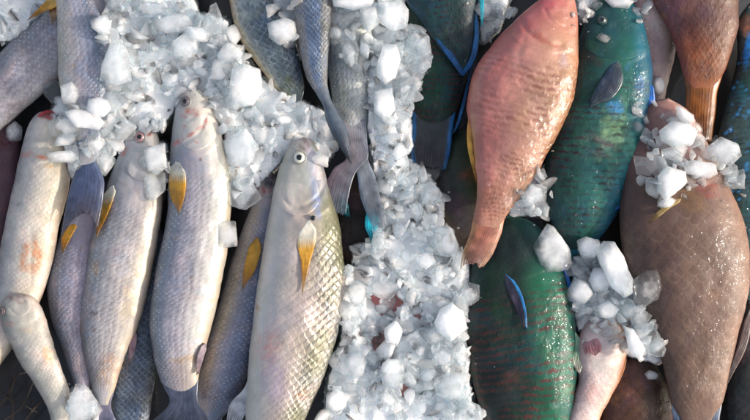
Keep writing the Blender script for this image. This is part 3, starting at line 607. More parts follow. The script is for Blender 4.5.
r, s = fish('F19', 'parrotfish', 'big teal parrotfish right of the pink fish with dark side fin and blue edges', 'teal', group=PAR,
    L=[(612,-4),(594,2),(584,22),(574,60),(560,105),(546,150),(543,190),(552,225),(566,250)], R=[(612,-4),(634,4),(647,34),(652,74),(650,112),(644,148),(632,185),(612,222),(590,248)],
    z=(.05,.036), ratio=.42, sl=14, sw=15, gill=.26, emask=[(-1,1.1),(.3,1),(.7,.5),(1,.2)],
    pal=[(-1,(6,46,40)),(-.5,(8,74,64)),(0,(14,96,86)),(.45,(44,126,104)),(.75,(30,128,134)),(1,(16,92,126))],
    along=[((-.1,.22,.05),[(-1,(8,70,70)),(0,(14,84,84)),(.6,(18,104,104)),(1,(20,110,124))],.8)],
    blobs=[(614,130,15,34,18,(190,200,140),.75),(604,142,16,4,25,(170,110,98),.8),(600,154,12,3,20,(160,100,90),.6),(616,108,9,12,0,(80,160,215),.8),(640,84,4,10,0,(60,150,240),.6),(628,66,4,6,0,(80,150,200),.5),(602,20,9,7,0,(40,84,80),.7),(632,146,9,26,20,(120,200,160),.6),(622,176,8,16,30,(120,210,200),.5),(596,60,12,5,40,(96,46,60),.6),(640,60,8,30,0,(20,120,140),.6),(560,215,16,20,0,(10,74,80),.6),(622,190,12,24,30,(26,136,136),.6)],  # skin patches, plus a lit centre and blue highlights painted into the colour
    grooves=[([(588,14),(598,10),(606,4)],1.2,.001)])
gill_cover(r, s, 'tealhead', .13, .235, -.97, .93, .05, off=.0007, skew=.015)
M['teye'] = plain_mat('dull teal eye', (52,70,66), .2, 500, .35, 1., .15)
eye(r, s, 602, 20, 4.2, M['teye'], .5)
fin(r, [(616,56),(606,72),(596,88),(589,104)], [(624,68),(622,84),(612,98),(592,106)], [(0,(30,52,60)),(.5,(36,44,62)),(1,(34,60,70))], M['dfin'], host=s, rays=10, ncols=[(0,(24,60,90),.5),(.5,(50,46,64),.3),(1,(70,84,88),.4)])
fin(r, [(646,84),(645,98),(643,112),(640,122)], [(653,82),(655,98),(654,112),(648,124)], [(0,(14,90,160)),(.6,(24,110,210)),(1,(20,96,190))], M['dfin'], 'anal_fin', z=(.05,.048), rays=4, ragged=.5)
fin(r, [(640,168),(630,180),(618,196),(606,206)], [(640,176),(637,190),(628,204),(612,212)], [(0,(14,90,150)),(.5,(20,100,180)),(1,(16,84,140))], M['dfin'], 'ventral_fin', z=(.049,.045), rays=6, ragged=.5)
fin(r, [(563,244),(552,262),(545,285)], [(592,244),(596,266),(594,288)], [(0,(12,90,110)),(.4,(24,140,150)),(1,(20,110,130))], M['dfin'], 'tail_fin', z=(.036,.02), rays=14, concave=5)

r, s = fish('F20', 'parrotfish', 'dark green parrotfish at bottom centre right with brown barred scales and a blue edged fin', 'parrot', group=PAR,
    L=[(506,214),(486,232),(472,262),(465,300),(464,345),(472,385),(486,425),(505,475),(514,510)], R=[(506,214),(532,222),(556,250),(570,290),(577,330),(577,380),(568,430),(552,475),(540,510)],
    z=(.034,.032), ratio=.42, sl=16, sw=17, gill=.22, emask=[(-1,.8),(0,1),(1,1)],
    pal=[(-1,(40,42,44)),(-.4,(36,52,54)),(.05,(24,58,54)),(.4,(18,128,100)),(.8,(26,152,124)),(1,(16,100,100))],
    along=[((-.1,.24,.06),[(-1,(16,44,50)),(0,(18,50,54)),(1,(18,74,80))],.92)],
    blobs=[(490,330,22,40,0,(40,40,36),.6),(512,378,14,9,-20,(110,66,48),.7),(480,395,20,20,0,(14,52,60),.5),(540,365,12,10,0,(40,60,80),.55),(562,355,9,4,0,(160,120,130),.6),(568,388,6,6,0,(150,180,150),.7),(556,405,6,5,-30,(170,190,190),.6),(512,372,8,4,0,(150,80,70),.5),(566,408,6,10,0,(90,160,170),.5)])  # skin blotches; the pale ones at lower right are painted glints
fin(r, [(502,276),(508,292),(516,310),(523,328)], [(508,272),(520,290),(526,310),(527,328)], [(0,(34,40,60)),(.6,(44,34,56)),(1,(40,40,60))], M['dfin'], host=s, rays=8, ncols=[(0,(40,30,44),.3),(.7,(40,40,60),.2),(.82,(30,130,190),.9),(1,(20,110,180),.9)])
fin(r, [(550,238),(556,262),(564,282),(570,304)], [(555,236),(562,258),(570,280),(576,304)], [(0,(14,90,150)),(.5,(16,104,190)),(1,(20,96,170))], M['dfin'], 'dorsal_fin', z=(.04,.036), rays=5, ragged=.4)
fin(r, [(573,330),(571,344),(570,356),(574,366)], [(578,334),(584,346),(585,358),(580,374)], [(0,(150,180,150)),(.5,(120,160,130)),(1,(190,180,165))], M['fin'], 'ventral_fin', z=(.04,.044), rays=6, ragged=.5)
fin(r, [(513,506),(505,525),(496,550)], [(541,506),(548,525),(556,550)], [(0,(20,70,70)),(1,(20,80,120))], M['dfin'], 'tail_fin', z=(.032,.03), concave=5)

r, s = fish('F22', 'parrotfish', 'rusty brown fish with orange blotches low in the gap at bottom right', 'dusk', group=PAR,
    L=[(632,356),(612,364),(600,390),(598,425),(608,470),(622,510)], R=[(632,356),(655,364),(670,392),(672,425),(662,470),(646,510)],
    z=(.016,.016), ratio=.45, sl=10, sw=11, gill=.0, mott=.7, pal=[(-1,(84,52,40)),(0,(122,84,56)),(1,(60,46,36))], blobs=[(632,385,20,14,0,(160,104,50),.7),(615,400,8,10,0,(150,110,50),.5),(650,405,12,10,0,(120,100,70),.5)])

r, s = fish('F21', 'parrotfish', 'small pale pink fish wedged at bottom right under the blue white ice', 'pink', group=PAR,
    gain=(.8,.79,.79), emask=[(-1,.2),(1,.25)], smask=[0,0,0,.3,.3], L=[(603,318),(586,324),(576,345),(577,380),(570,410),(560,450),(556,480)], R=[(603,318),(622,326),(627,346),(620,378),(603,412),(588,450),(578,480)],
    z=(.034,.03), ratio=.6, sl=7, sw=8, gill=.25, pal=[(-1,(186,150,144)),(-.3,(224,200,194)),(.3,(230,208,200)),(.8,(224,188,168)),(1,(206,150,116))], blobs=[(594,346,8,6,30,(190,120,130),.6),(600,365,12,10,0,(225,215,205),.6),(588,392,10,12,0,(222,176,170),.5)])
gill_cover(r, s, 'belly', .06, .2, -.85, .8, .06)
fin(r, [(622,350),(622,362),(618,374),(606,400)], [(627,352),(626,364),(621,378),(608,402)], [(0,(215,150,100)),(1,(200,130,80))], M['fin'], 'anal_fin', z=(.034,.03), rays=5, ragged=.4)
fin(r, [(586,338),(583,346),(585,354)], [(596,334),(600,342),(602,352)], [(0,(196,150,150)),(1,(170,110,118))], M['fin'], host=s, rays=6)

r, s = fish('F25', 'parrotfish', 'pale pink fish squeezed between the teal parrotfish and the orange tailed fish', 'belly', group=PAR,
    L=[(650,-70),(632,-40),(628,0),(636,30),(644,60),(650,90),(655,115)], R=[(650,-70),(672,-45),(684,-5),(680,30),(674,60),(667,90),(663,115)],
    z=(.034,.028), ratio=.6, sl=8, sw=9, gill=.15, pal=[(-1,(190,140,140)),(-.2,(220,180,176)),(.5,(212,176,164)),(1,(150,110,100))], blobs=[(652,40,10,16,0,(206,150,156),.5)])

r, s = fish('F26', 'parrotfish', 'dark blue speckled parrotfish running down the right edge behind the ice', 'teal', group=PAR,
    gain=(1.3,1.5,1.6), L=[(752,0),(738,20),(736,60),(724,110),(715,150),(716,200),(726,250),(740,300)], R=[(752,0),(780,20),(800,70),(806,130),(802,190),(790,250),(770,300)],
    z=(.03,.03), ratio=.42, sl=11, sw=12, gill=.12, pal=[(-1,(44,42,38)),(-.6,(40,48,44)),(-.1,(30,58,62)),(1,(20,50,70))], blobs=[(748,50,5,20,10,(30,110,170),.8),(742,95,7,14,0,(30,84,96),.6),(735,120,16,12,0,(50,60,52),.6),(746,25,8,12,0,(150,80,50),.7)]+[(random.uniform(720,750), random.uniform(40,200), random.uniform(1,2.4), random.uniform(1,3), 0, (60,140,190), .7) for _ in range(60)], mott=.9)

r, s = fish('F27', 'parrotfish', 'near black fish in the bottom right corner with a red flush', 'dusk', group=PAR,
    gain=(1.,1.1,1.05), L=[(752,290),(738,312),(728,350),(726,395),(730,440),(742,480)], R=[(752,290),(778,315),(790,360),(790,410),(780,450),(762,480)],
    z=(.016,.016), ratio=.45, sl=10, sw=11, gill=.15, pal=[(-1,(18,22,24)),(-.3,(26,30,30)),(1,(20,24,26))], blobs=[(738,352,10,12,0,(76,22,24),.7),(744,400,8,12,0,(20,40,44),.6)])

r, s = fish('F24', 'parrotfish', 'purple brown fish at top right tapering down to an orange tail', 'dusk', group=PAR,
    L=[(690,-190),(655,-160),(632,-90),(636,-30),(652,2),(668,28),(679,60),(686,92)], R=[(690,-190),(728,-160),(752,-90),(746,-30),(738,4),(737,28),(728,62),(718,92)],
    z=(.056,.05), ratio=.42, sl=13, sw=13, gill=.16, pal=[(-1,(160,84,92)),(-.7,(132,80,84)),(-.2,(122,76,76)),(.3,(128,84,76)),(.7,(158,126,104)),(1,(120,90,70))],
    along=[((.84,1.2,.12),[(-1,(220,130,70)),(0,(226,136,50)),(1,(200,120,50))],.9)],
    blobs=[(680,56,5,26,-18,(186,84,92),.7),(732,22,6,14,10,(196,172,140),.6),(660,6,12,8,0,(96,78,86),.6),(705,70,16,14,0,(134,90,66),.5),(664,16,3,3,0,(190,160,90),.6)])  # skin patches; the pale one by the right edge is a painted glint
fin(r, [(684,72),(686,88),(686,105),(687,122),(690,140)], [(722,72),(718,90),(716,108),(714,124),(712,140)], [(0,(134,80,44)),(.5,(146,84,28)),(1,(118,68,26))], M['fin'], 'tail_fin', z=(.05,.044), rays=10, th=.0025, cup=.005)

r, s = fish('F23', 'parrotfish', 'large brown grey fish filling the right side, ice on its head, bluish tail', 'brown', group=PAR,
    emask=[(-1,.35),(-.3,.45),(.3,.7),(1,1)], L=[(668,98),(648,104),(634,136),(623,180),(620,225),(625,265),(641,308),(658,348),(668,384),(672,408),(673,424)], R=[(668,98),(690,112),(710,148),(727,182),(744,222),(750,258),(748,300),(738,340),(727,382),(722,408),(721,424)],
    z=(.046,.044), ratio=.4, sl=14, sw=14, gill=.27,
    pal=[(-1,(86,72,68)),(-.6,(112,93,87)),(0,(134,112,102)),(.5,(148,126,114)),(.8,(172,148,132)),(1,(190,160,142))],  # brown skin with side light painted in: darker left, lighter right
    along=[((-.1,.25,.07),[(-1,(150,112,114)),(-.2,(206,172,168)),(.4,(248,206,196)),(.8,(255,222,208)),(1,(250,220,206))],.9),((.8,1.1,.07),[(-1,(110,90,80)),(0,(160,135,112)),(1,(158,132,112))],.6)],
    blobs=[(652,138,9,8,0,(96,60,104),.8),(708,190,14,10,35,(200,84,72),.7),(712,186,7,4,20,(190,50,44),.6),(690,200,20,12,20,(186,150,96),.55),(668,112,14,8,0,(216,164,164),.7),(690,150,12,8,-20,(140,128,128),.5),(700,260,40,20,0,(124,100,90),.4),(715,295,10,8,0,(160,120,90),.5),(645,290,20,20,0,(80,66,60),.5)],
    grooves=[([(690,118),(694,140),(706,160),(712,178),(704,190)],2.4,.0014)])
gill_cover(r, s, 'belly', .1, .24, -.6, .9, .06)
eye(r, s, 651, 147, 4.4, M['diris'], .5)
fin(r, [(678,197),(665,205),(656,213),(650,222)], [(684,200),(670,208),(660,216),(651,223)], [(0,(170,140,90)),(.5,(180,150,80)),(1,(160,130,80))], M['fin'], host=s, rays=8)
fin(r, [(640,308),(652,338),(664,362),(671,388)], [(642,304),(658,336),(669,360),(673,386)], [(0,(150,125,110)),(1,(170,140,120))], M['fin'], 'anal_fin', z=(.046,.046), rays=4, ragged=.4)
fin(r, [(747,308),(738,345),(728,372),(722,392)], [(754,312),(746,348),(734,372),(722,394)], [(0,(120,96,88)),(1,(96,76,72))], M['fin'], 'dorsal_fin', z=(.046,.046), rays=6, ragged=.6)
fin(r, [(676,392),(673,410),(670,425),(660,460)], [(722,392),(722,410),(726,425),(736,460)], [(0,(170,165,165)),(.25,(150,160,175)),(.5,(66,80,110)),(1,(56,70,100))], M['fin'], 'tail_fin', z=(.045,.042), rays=18, concave=6, th=.0016)

r, s = fish('F18', 'parrotfish', 'salmon pink fish on top at centre right with red gills and gold glints', 'pink', group=PAR,
    L=[(562,-14),(545,-4),(522,14),(494,42),(476,70),(468,105),(471,145),(478,182),(476,208),(470,232)], R=[(562,-14),(573,-4),(578,30),(578,78),(567,116),(548,154),(524,192),(508,216),(502,232)],
    z=(.07,.062), smask=[0,0,.1,1,1], ratio=.42, sl=13.5, sw=15, gill=.25, emask=[(-1,.4),(0,.9),(.6,1.1),(1,1.1)],
    pal=[(-1,(196,104,96)),(-.5,(214,130,122)),(0,(210,150,134)),(.5,(198,150,120)),(.8,(184,130,82)),(1,(160,112,66))],
    along=[((-.1,.22,.06),[(-1,(212,112,112)),(0,(216,122,112)),(.6,(206,128,104)),(1,(196,120,100))],.85),((.82,1.1,.05),[(-1,(186,122,92)),(0,(196,128,100)),(1,(170,116,84))],.8)],
    blobs=[(540,38,13,5,28,(204,84,66),.6),(555,45,9,3,10,(208,104,86),.45),(534,20,4,14,-30,(226,130,128),.5),(526,26,12,8,-30,(218,104,104),.6),(552,4,20,7,0,(214,96,104),.7),(560,16,8,5,0,(180,90,80),.5),(476,120,8,50,0,(206,124,104),.5),(564,62,5,8,0,(205,180,190),.7),(508,110,12,50,15,(196,132,122),.5),(530,100,8,40,20,(186,146,118),.5),(492,150,10,40,5,(206,126,116),.5),(545,110,7,30,25,(176,136,100),.55),(515,60,10,20,20,(190,150,136),.4),(500,190,10,20,20,(176,120,96),.5),(500,60,18,24,-30,(216,132,126),.5),(474,140,3,30,-4,(206,160,90),.5)],
    grooves=[([(520,18),(526,30),(536,39),(548,44),(562,46)],2.6,.002),([(526,32),(519,60),(524,92)],2,.0014),([(545,10),(552,22),(566,28)],1.6,.0014)])
fin(r, [(475,210),(470,228),(466,244),(463,252),(460,268)], [(508,210),(503,228),(498,242),(492,256),(482,270)], [(0,(196,126,98)),(.5,(186,118,92)),(1,(176,140,124))], M['fin'], 'tail_fin', z=(.062,.06), rays=14, concave=8, th=.0016, cup=.004, ncols=[(0,(190,150,90),.6),(.3,(150,90,80),.3),(.6,(140,84,84),.45),(1,(200,150,110),.4)])
fin(r, [(470,108),(467,130),(468,150),(476,182)], [(473,108),(472,130),(473,150),(478,182)], [(0,(196,130,70)),(.6,(206,160,60)),(1,(190,140,70))], M['fin'], 'anal_fin', z=(.07,.066), rays=4, ragged=.3)

# ------------------------------------------------------------------ ice
def inside(poly, x, y):
    c = False; n = len(poly)
    for i in range(n):
        x1, y1 = poly[i]; x2, y2 = poly[i-1]
        if (y1 > y) != (y2 > y) and x < (x2-x1)*(y-y1)/(y2-y1)+x1: c = not c
    return c
def drop(x, y, r, h, k=.35, bury=.0):
    """height of the centre of a chunk of radius r (mm), half height h (m) dropped at x, y; the pile grows under it"""
    global PILE
    R = max(2, int(r)); cy, cx = int(y)-HY0, int(x)-HX0
    y0, y1, x0, x1 = max(cy-R, 0), min(cy+R+1, HH), max(cx-R, 0), min(cx+R+1, HW)
    if y0 >= y1 or x0 >= x1: return .02
    w = PILE[y0:y1, x0:x1]; yy, xx = np.mgrid[y0:y1, x0:x1]
    d = np.hypot(yy-cy, xx-cx)/R; m = d <= 1
    base = np.percentile(w[m], 62)
    z = base+h*k-bury
    PILE[y0:y1, x0:x1] = np.where(m, np.maximum(w, z+h*np.sqrt(np.clip(1-d*d, 0, 1))*.85), w)
    return z

def shard_bm(seed, melt):
    rn = random.Random(seed); bm = bmesh.new()
    ax = (1, rn.uniform(.55, .95), rn.uniform(.4, .8))
    for _ in range(rn.choice([9, 11, 13, 16])):
        v = Vector((rn.gauss(0,1), rn.gauss(0,1), rn.gauss(0,1))).normalized()*rn.uniform(.8, 1.1)
        bm.verts.new((v.x*ax[0], v.y*ax[1], v.z*ax[2]))
    r = bmesh.ops.convex_hull(bm, input=bm.verts)
    bmesh.ops.delete(bm, geom=[g for g in bm.verts if not g.link_faces], context='VERTS')
    bmesh.ops.dissolve_limit(bm, angle_limit=.3, verts=bm.verts, edges=bm.edges)
    bmesh.ops.bevel(bm, geom=list(bm.edges), offset=.055+.15*melt, segments=2, affect='EDGES', profile=.5, clamp_overlap=True)
    bmesh.ops.triangulate(bm, faces=bm.faces)
    if melt > .2:
        for _ in range(3): bmesh.ops.smooth_vert(bm, verts=bm.verts, factor=.4, use_axis_x=True, use_axis_y=True, use_axis_z=True)
    bmesh.ops.subdivide_edges(bm, edges=[e for e in bm.edges if e.calc_length() > .3], cuts=1, use_grid_fill=True)
    for v in bm.verts:
        n = v.normal if v.normal.length else Vector((0,0,1))
        v.co += v.co.normalized()*(math.sin(v.co.x*5+seed)*math.sin(v.co.y*6.3+seed*2)*math.cos(v.co.z*5.1)*.06+rn.uniform(-.018,.018))
    bmesh.ops.recalc_face_normals(bm, faces=bm.faces)
    return bm
SHARDS = []
for k in range(16):
    bm = shard_bm(100+k, (k % 4)/3.)
    me = bpy.data.meshes.new('ice_shard'); bm.to_mesh(me); bm.free()
    me.polygons.foreach_set('use_smooth', [True]*len(me.polygons)); me.set_sharp_from_angle(angle=math.radians(44))
    SHARDS.append(me)
VAR = {}
def shard(k, mname):
    if (k, mname) not in VAR:
        me = SHARDS[k].copy(); me.materials.append(M[mname]); VAR[(k, mname)] = me
    return VAR[(k, mname)]

ZONES = {
 'left':  ([(0,0),(52,0),(44,10),(20,36),(0,54)], 5, 'blue grey ice lump in the top left corner behind the diagonal mullet', 'ice lumps in the top left corner'),
 'heapA': ([(112,0),(178,0),(200,14),(226,20),(236,48),(262,78),(294,100),(316,106),(332,122),(334,150),(324,166),(312,150),(304,138),(284,156),(268,176),(240,208),(232,190),(226,140),(206,92),(188,88),(172,112),(160,132),(136,124),(118,148),(104,172),(70,180),(66,150),(50,118),(60,96),(84,104),(108,98),(112,60),(98,30),(104,8)], 92, 'translucent ice shard packed in the heap above the pale mullet heads', 'ice shards heaped above the mullet heads'),
 'pocket':([(138,150),(166,142),(168,176),(158,205),(148,196)], 4, 'small wet ice piece between the two pale mullet heads', 'ice pieces between the mullet heads'),
 'peb':   ([(258,0),(296,0),(297,50),(300,64),(286,40),(272,14)], 7, 'ice piece between the two slate mullets at the top', 'ice between the slate mullets'),
 'midT':  ([(332,0),(402,0),(404,22),(428,34),(432,60),(418,84),(412,120),(410,150),(404,160),(386,190),(376,176),(370,150),(366,70),(342,64),(332,30)], 62, 'white ice chunk in the upper centre strip left of the green parrotfish', 'ice chunks in the upper centre strip'),
 'midM':  ([(386,170),(408,158),(428,176),(444,196),(442,230),(452,250),(470,262),(470,300),(430,306),(380,270),(352,262),(352,246),(374,240)], 54, 'bluish ice shard in the middle of the centre strip beside the pink tail', 'ice shards beside the pink fish tail'),
 'midB':  ([(346,268),(384,266),(430,300),(470,300),(470,350),(468,380),(482,420),(318,420),(330,380),(342,340)], 96, 'dull white ice chunk in the lower centre strip right of the front mullet', 'ice chunks in the lower centre strip'),
 'pinkT': ([(482,0),(522,0),(496,32),(480,44)], 8, 'dim glassy ice lump at the top between the blue fins and pink fish', 'dim ice at the top centre right'),
 'under': ([(522,178),(548,164),(552,190),(546,215),(516,216),(504,230),(512,206)], 9, 'dark clear ice lump under the right edge of the pink fish', 'clear ice under the pink fish'),
 'tealT': ([(574,0),(594,0),(600,8),(586,24),(580,18)], 5, 'small frosty ice bit by the teal fish head', 'ice bits by the teal fish head'),
 'tealR': ([(628,0),(650,0),(652,20),(640,22),(630,8)], 6, 'frosty ice crumb at the top between teal and purple brown fish', 'ice crumbs at the top right'),
 'rightM':([(574,256),(600,244),(640,296),(662,340),(660,362),(632,356),(618,344),(598,346),(580,334),(574,300)], 40, 'blue white ice piece heaped between dark green and large brown fish', 'ice heaped left of the brown fish'),
 'headR': ([(634,108),(660,98),(672,112),(700,122),(706,146),(722,164),(696,188),(664,204),(632,180),(636,150)], 30, 'wet ice sliver scattered over the large brown fish head', 'ice on the brown fish head'),
 'edgeR': ([(712,138),(740,140),(746,196),(730,190),(716,160)], 5, 'shaded ice piece at the right edge against the dark blue fish', 'ice at the right edge'),
 'botL':  ([(66,396),(84,384),(98,398),(100,420),(64,420)], 6, 'grey ice shard between the tails at bottom left', 'ice at the bottom left'),
}
# fine crushed ice filling the heaps from below: one uncountable mass, a bed of tilted splinters with loose grains over it
BEDH = dict(left=.034, heapA=.05, pocket=.044, peb=.046, midT=.05, midM=.042, midB=.046, pinkT=.036, under=.034, tealT=.05, tealR=.044, rightM=.036, headR=.03, edgeR=.03, botL=.034)
def pip(poly, X, Y):
    c = np.zeros(X.shape, bool); n = len(poly)
    for i in range(n):
        x1, y1 = poly[i]; x2, y2 = poly[i-1]
        if y1 == y2: continue
        c ^= ((y1 > Y) != (y2 > Y)) & (X < (x2-x1)*(Y-y1)/(y2-y1)+x1)
    return c
HOLES = [(384,298,18,12), (440,302,6,6), (378,342,10,12), (404,392,7,7)]     # gaps in the packed ice where flesh shows
def grains():
    global PILE
    verts, faces = [], []; off = 0
    X, Y = np.meshgrid(np.arange(HX0, HX0+HW), np.arange(HY0, HY0+HH))
    bed = np.full((HH, HW), -1.)
    for key, (poly, n, _, _) in ZONES.items():
        ext = [(x+(-30 if x <= 0 else 0), y+(-40 if y <= 0 else 40 if y >= 420 else 0)) for x, y in poly]
        mk = pip(ext, X, Y).astype(float)
        mk = blur(mk, 22); mk = np.clip(mk+((fbm(X*.07, Y*.07)-.5)*.9+(fbm(X*.22, Y*.22)-.5)*.5)*(4*mk*(1-mk)), 0, 1)
        bed = np.maximum(bed, np.where(mk > .02, BEDH[key]*sstep(.0, .5, mk), -1))
    for a, b, c1, c2 in HOLES: bed -= .016*np.exp(-((X-a)/c1)**2-((Y-b)/c2)**2)*(bed > .02)
    r, c = np.where(bed > .002)
    ns = len(r)//95
    k = RNG.choice(len(r), ns, replace=False); S = np.stack([c[k], r[k]], -1).astype(float)+RNG.random((ns, 2))
    tilt = RNG.normal(0, .00036, (ns, 2)); offs = RNG.normal(0, .002, ns)
    out = np.empty(len(r))
    wx = (fbm(c*.09, r*.09)-.5)*7; wy = (fbm(c*.09+80, r*.09)-.5)*7
    for a in range(0, len(r), 4000):
        q = np.stack([c[a:a+4000]+wx[a:a+4000], r[a:a+4000]+wy[a:a+4000]], -1)
        d = ((q[:, None]-S[None])**2); d = d[..., 0]*(.6+.8*((np.arange(ns)*7919) % 10)/10)+d[..., 1]
        b = d.argmin(1); out[a:a+4000] = offs[b]+((q-S[b])*tilt[b]).sum(1)
    H = np.full((HH, HW), -1.); H[r, c] = bed[r, c]+np.clip(out, -.006, .007)*sstep(.002, .02, bed[r, c])
    idx = np.full((HH, HW), -1); idx[r, c] = np.arange(len(r))
    verts.append(np.array([wp(x+HX0, y+HY0, z) for x, y, z in zip(c, r, H[r, c])])); off = len(r)
    q = np.stack([idx[:-1, :-1], idx[1:, :-1], idx[1:, 1:], idx[:-1, 1:]], -1).reshape(-1, 4)
    faces += q[(q >= 0).all(1)].tolist(); nbed = len(faces)
    PILE = np.maximum(PILE, H)
    gv = []
    for k in range(8):
        bm = shard_bm(300+k, .3); bmesh.ops.dissolve_limit(bm, angle_limit=.25, verts=bm.verts, edges=bm.edges); bmesh.ops.triangulate(bm, faces=bm.faces)
        bm.verts.index_update(); gv.append((np.array([v.co[:] for v in bm.verts]), [[v.index for v in f.verts] for f in bm.faces])); bm.free()
    rn = random.Random(5)
    for key, (poly, n, _, _) in ZONES.items():
        xs = [p[0] for p in poly]; ys = [p[1] for p in poly]
        area = 0
        for i in range(len(poly)): area += poly[i-1][0]*poly[i][1]-poly[i][0]*poly[i-1][1]
        area = abs(area)/2
        for layer in range(3):
            cnt = int(area/(210, 260, 420)[layer])
            for _ in range(cnt):
                for _t in range(30):
                    x, y = rn.uniform(min(xs), max(xs)), rn.uniform(min(ys), max(ys))
                    if inside(poly, x, y): break
                else: continue
                r = (rn.uniform(9, 17), rn.uniform(5, 11), rn.uniform(1.2, 3.5))[layer]
                if any(math.hypot((x-a)/c1, (y-b)/c2) < 1 for a, b, c1, c2 in HOLES) and rn.random() < .75: continue
                z = drop(x, y, r, r*.0003, -.1)
                if z > .082: continue
                V, F = gv[rn.randrange(8)]
                R = np.array(Euler((rn.gauss(0, .5), rn.gauss(0, .5), rn.uniform(0, 6.28))).to_matrix())
                verts.append((V*np.array([1., rn.uniform(.6, 1.), rn.uniform(.3, .65)]))@R.T*r*.001+np.array(wp(x, y, z))); faces += [[i+off for i in f] for f in F]; off += len(V)
    for _ in range(170):
        key = rn.choice(list(ZONES)); poly = ZONES[key][0]; a, b = rn.choice(poly); x, y = rn.gauss(a, 14), rn.gauss(b, 14)
        r = rn.uniform(.7, 2.); z = drop(x, y, 2, .0008, .2)
        if not (0 < x < 750 and 0 < y < 420) or z < .03: continue
        V, F = gv[rn.randrange(8)]
        verts.append(V*np.array([1., .8, .6])*r*.001+np.array(wp(x, y, z))); faces += [[i+off for i in f] for f in F]; off += len(V)
    me = bpy.data.meshes.new('crushed_ice'); me.from_pydata(np.vstack(verts).tolist(), [], faces)
    me.polygons.foreach_set('use_smooth', [True]*len(me.polygons)); me.update(); me.set_sharp_from_angle(angle=math.radians(34))
    o = link('crushed_ice', me, M['bed']); me.materials.append(M['grain']); me.polygons.foreach_set('material_index', [0]*nbed+[1]*(len(me.polygons)-nbed))
    tag(o, 'fine crushed ice filling the heaps around the fish', 'crushed ice', kind='stuff')
grains()

HERO = []     # outline, half height (mm), material, label
def H(poly, h, mat, label): HERO.append((poly, h, mat, label))
H([(88,99),(98,97),(108,101),(111,109),(104,117),(94,118),(86,111)], 6,'frost','smooth oval white ice pebble above the leaf shaped ice at left')
H([(64,112),(76,109),(94,112),(105,123),(98,130),(76,127)], 4,'frost','flat leaf shaped white ice piece under the oval pebble')
H([(113,38),(123,40),(129,58),(131,80),(116,86),(100,80),(102,64)], 7,'frost','tall trapezoid white ice block right of the hanging mullet')
H([(90,20),(104,16),(112,21),(110,30),(104,36),(93,29)], 5,'ice','ice lump with a dark hollow at the right edge of the hanging mullet')
H([(152,20),(184,11),(194,28),(178,33),(152,34)], 5,'ice','long flat pale ice slab near the dark gap at the top')
H([(128,2),(142,0),(158,3),(172,12),(160,18),(138,16)], 5,'ice','glossy ice slab at the top edge left of the long flat slab')
H([(204,30),(210,6),(216,3),(223,20),(222,33),(208,37)], 6,'clear','clear upright ice wedge beside the gold edged slate mullet')
H([(172,42),(196,27),(198,52),(186,62),(170,56)], 5,'ice','angular grey ice plate in the middle of the top heap')
H([(128,60),(164,48),(171,52),(160,60),(134,67)], 4,'ice','long narrow ice splinter across the top heap')
H([(229,100),(232,70),(244,64),(260,70),(263,92),(252,105),(234,108)], 9,'frost','large bright white ice block near the head of the big upright mullet')
H([(268,24),(284,18),(295,22),(297,38),(280,45),(269,38)], 7,'frost','rounded white ice cube between the two slate mullets')
H([(218,56),(226,41),(234,45),(243,53),(240,62),(222,64)], 5,'frost','white ice lump touching the gold edge of the slate mullet')
H([(6,128),(15,121),(22,127),(21,140),(12,143),(6,138)], 5,'ice','lone oval ice drop left of the cream fish red mouth')
H([(48,153),(70,150),(79,157),(72,163),(50,163)], 4,'frost','small oblong ice bar lying on the cream belly')
H([(49,122),(62,115),(78,122),(86,131),(72,139),(52,136)], 5,'ice','smooth ice piece covering the cheek of the cream fish')
H([(44,84),(54,80),(64,84),(62,96),(52,104),(45,96)], 6,'clear','knobbly clear ice lump between the diagonal and hanging mullets')
H([(60,86),(72,82),(80,92),(76,104),(64,104)], 6,'ice','frosted ice knob on the belly of the hanging mullet')
H([(144,150),(165,143),(167,168),(148,172)], 4,'frost','square ice plate between the eyes of two pale mullets')
H([(144,179),(152,171),(165,173),(165,190),(152,203),(146,194)], 4,'clear','clear ice plate against the left flank of the big upright mullet')
H([(216,222),(236,221),(237,246),(220,248)], 4,'frost','pale square ice tile on the right flank of the big upright mullet')
H([(229,182),(250,178),(262,198),(246,210),(231,206)], 5,'ice','broad ice piece between the big upright mullet and the red snout')
H([(224,140),(246,128),(258,146),(248,168),(228,166)], 5,'ice','pale ice slab beside the white cheek of the big upright mullet')
H([(377,62),(383,46),(396,45),(401,60),(395,78),(385,84),(377,76)], 8,'frost','tall oval white ice chunk in the upper centre strip')
H([(410,34),(421,29),(430,38),(431,52),(420,62),(408,56)], 8,'clear','rounded clear ice lump overhanging the green parrotfish')
H([(378,2),(400,0),(409,10),(406,28),(394,31),(378,22)], 7,'frost','broad white ice block at the top of the centre strip')
H([(340,42),(354,35),(359,50),(357,64),(345,63)], 5,'ice','pale ice plate lying on the frosted silver mullet')
H([(332,-4),(352,-6),(374,-2),(372,8),(350,10),(334,6)], 5,'frost','flat white ice slab along the top edge by the slate mullet')
H([(360,8),(376,4),(380,24),(368,32),(360,22)], 6,'ice','ice block under the flat top slab in the centre strip')
H([(395,88),(408,80),(415,94),(408,108),(396,104)], 7,'ice','craggy ice lump beside the barred green scales')
H([(374,92),(392,88),(395,110),(384,122),(374,112)], 6,'frost','wide white ice chunk mid way down the upper strip')
H([(428,158),(436,154),(441,162),(440,174),(434,182),(426,174)], 5,'clear','clear ice drop hanging by the square blue edged tail')
H([(420,184),(434,182),(442,194),(436,206),(422,204)], 5,'clear','glassy ice lump below the clear drop')
H([(446,223),(452,230),(459,246),(455,257),(441,256),(437,250)], 6,'ice','triangular ice shard left of the pink tail')
H([(417,254),(432,252),(436,262),(426,269),(416,263)], 5,'frost','small bright white ice nugget in the centre strip')
H([(455,250),(462,247),(466,262),(458,272),(451,268)], 5,'ice','narrow ice sliver touching the pink tail tip')
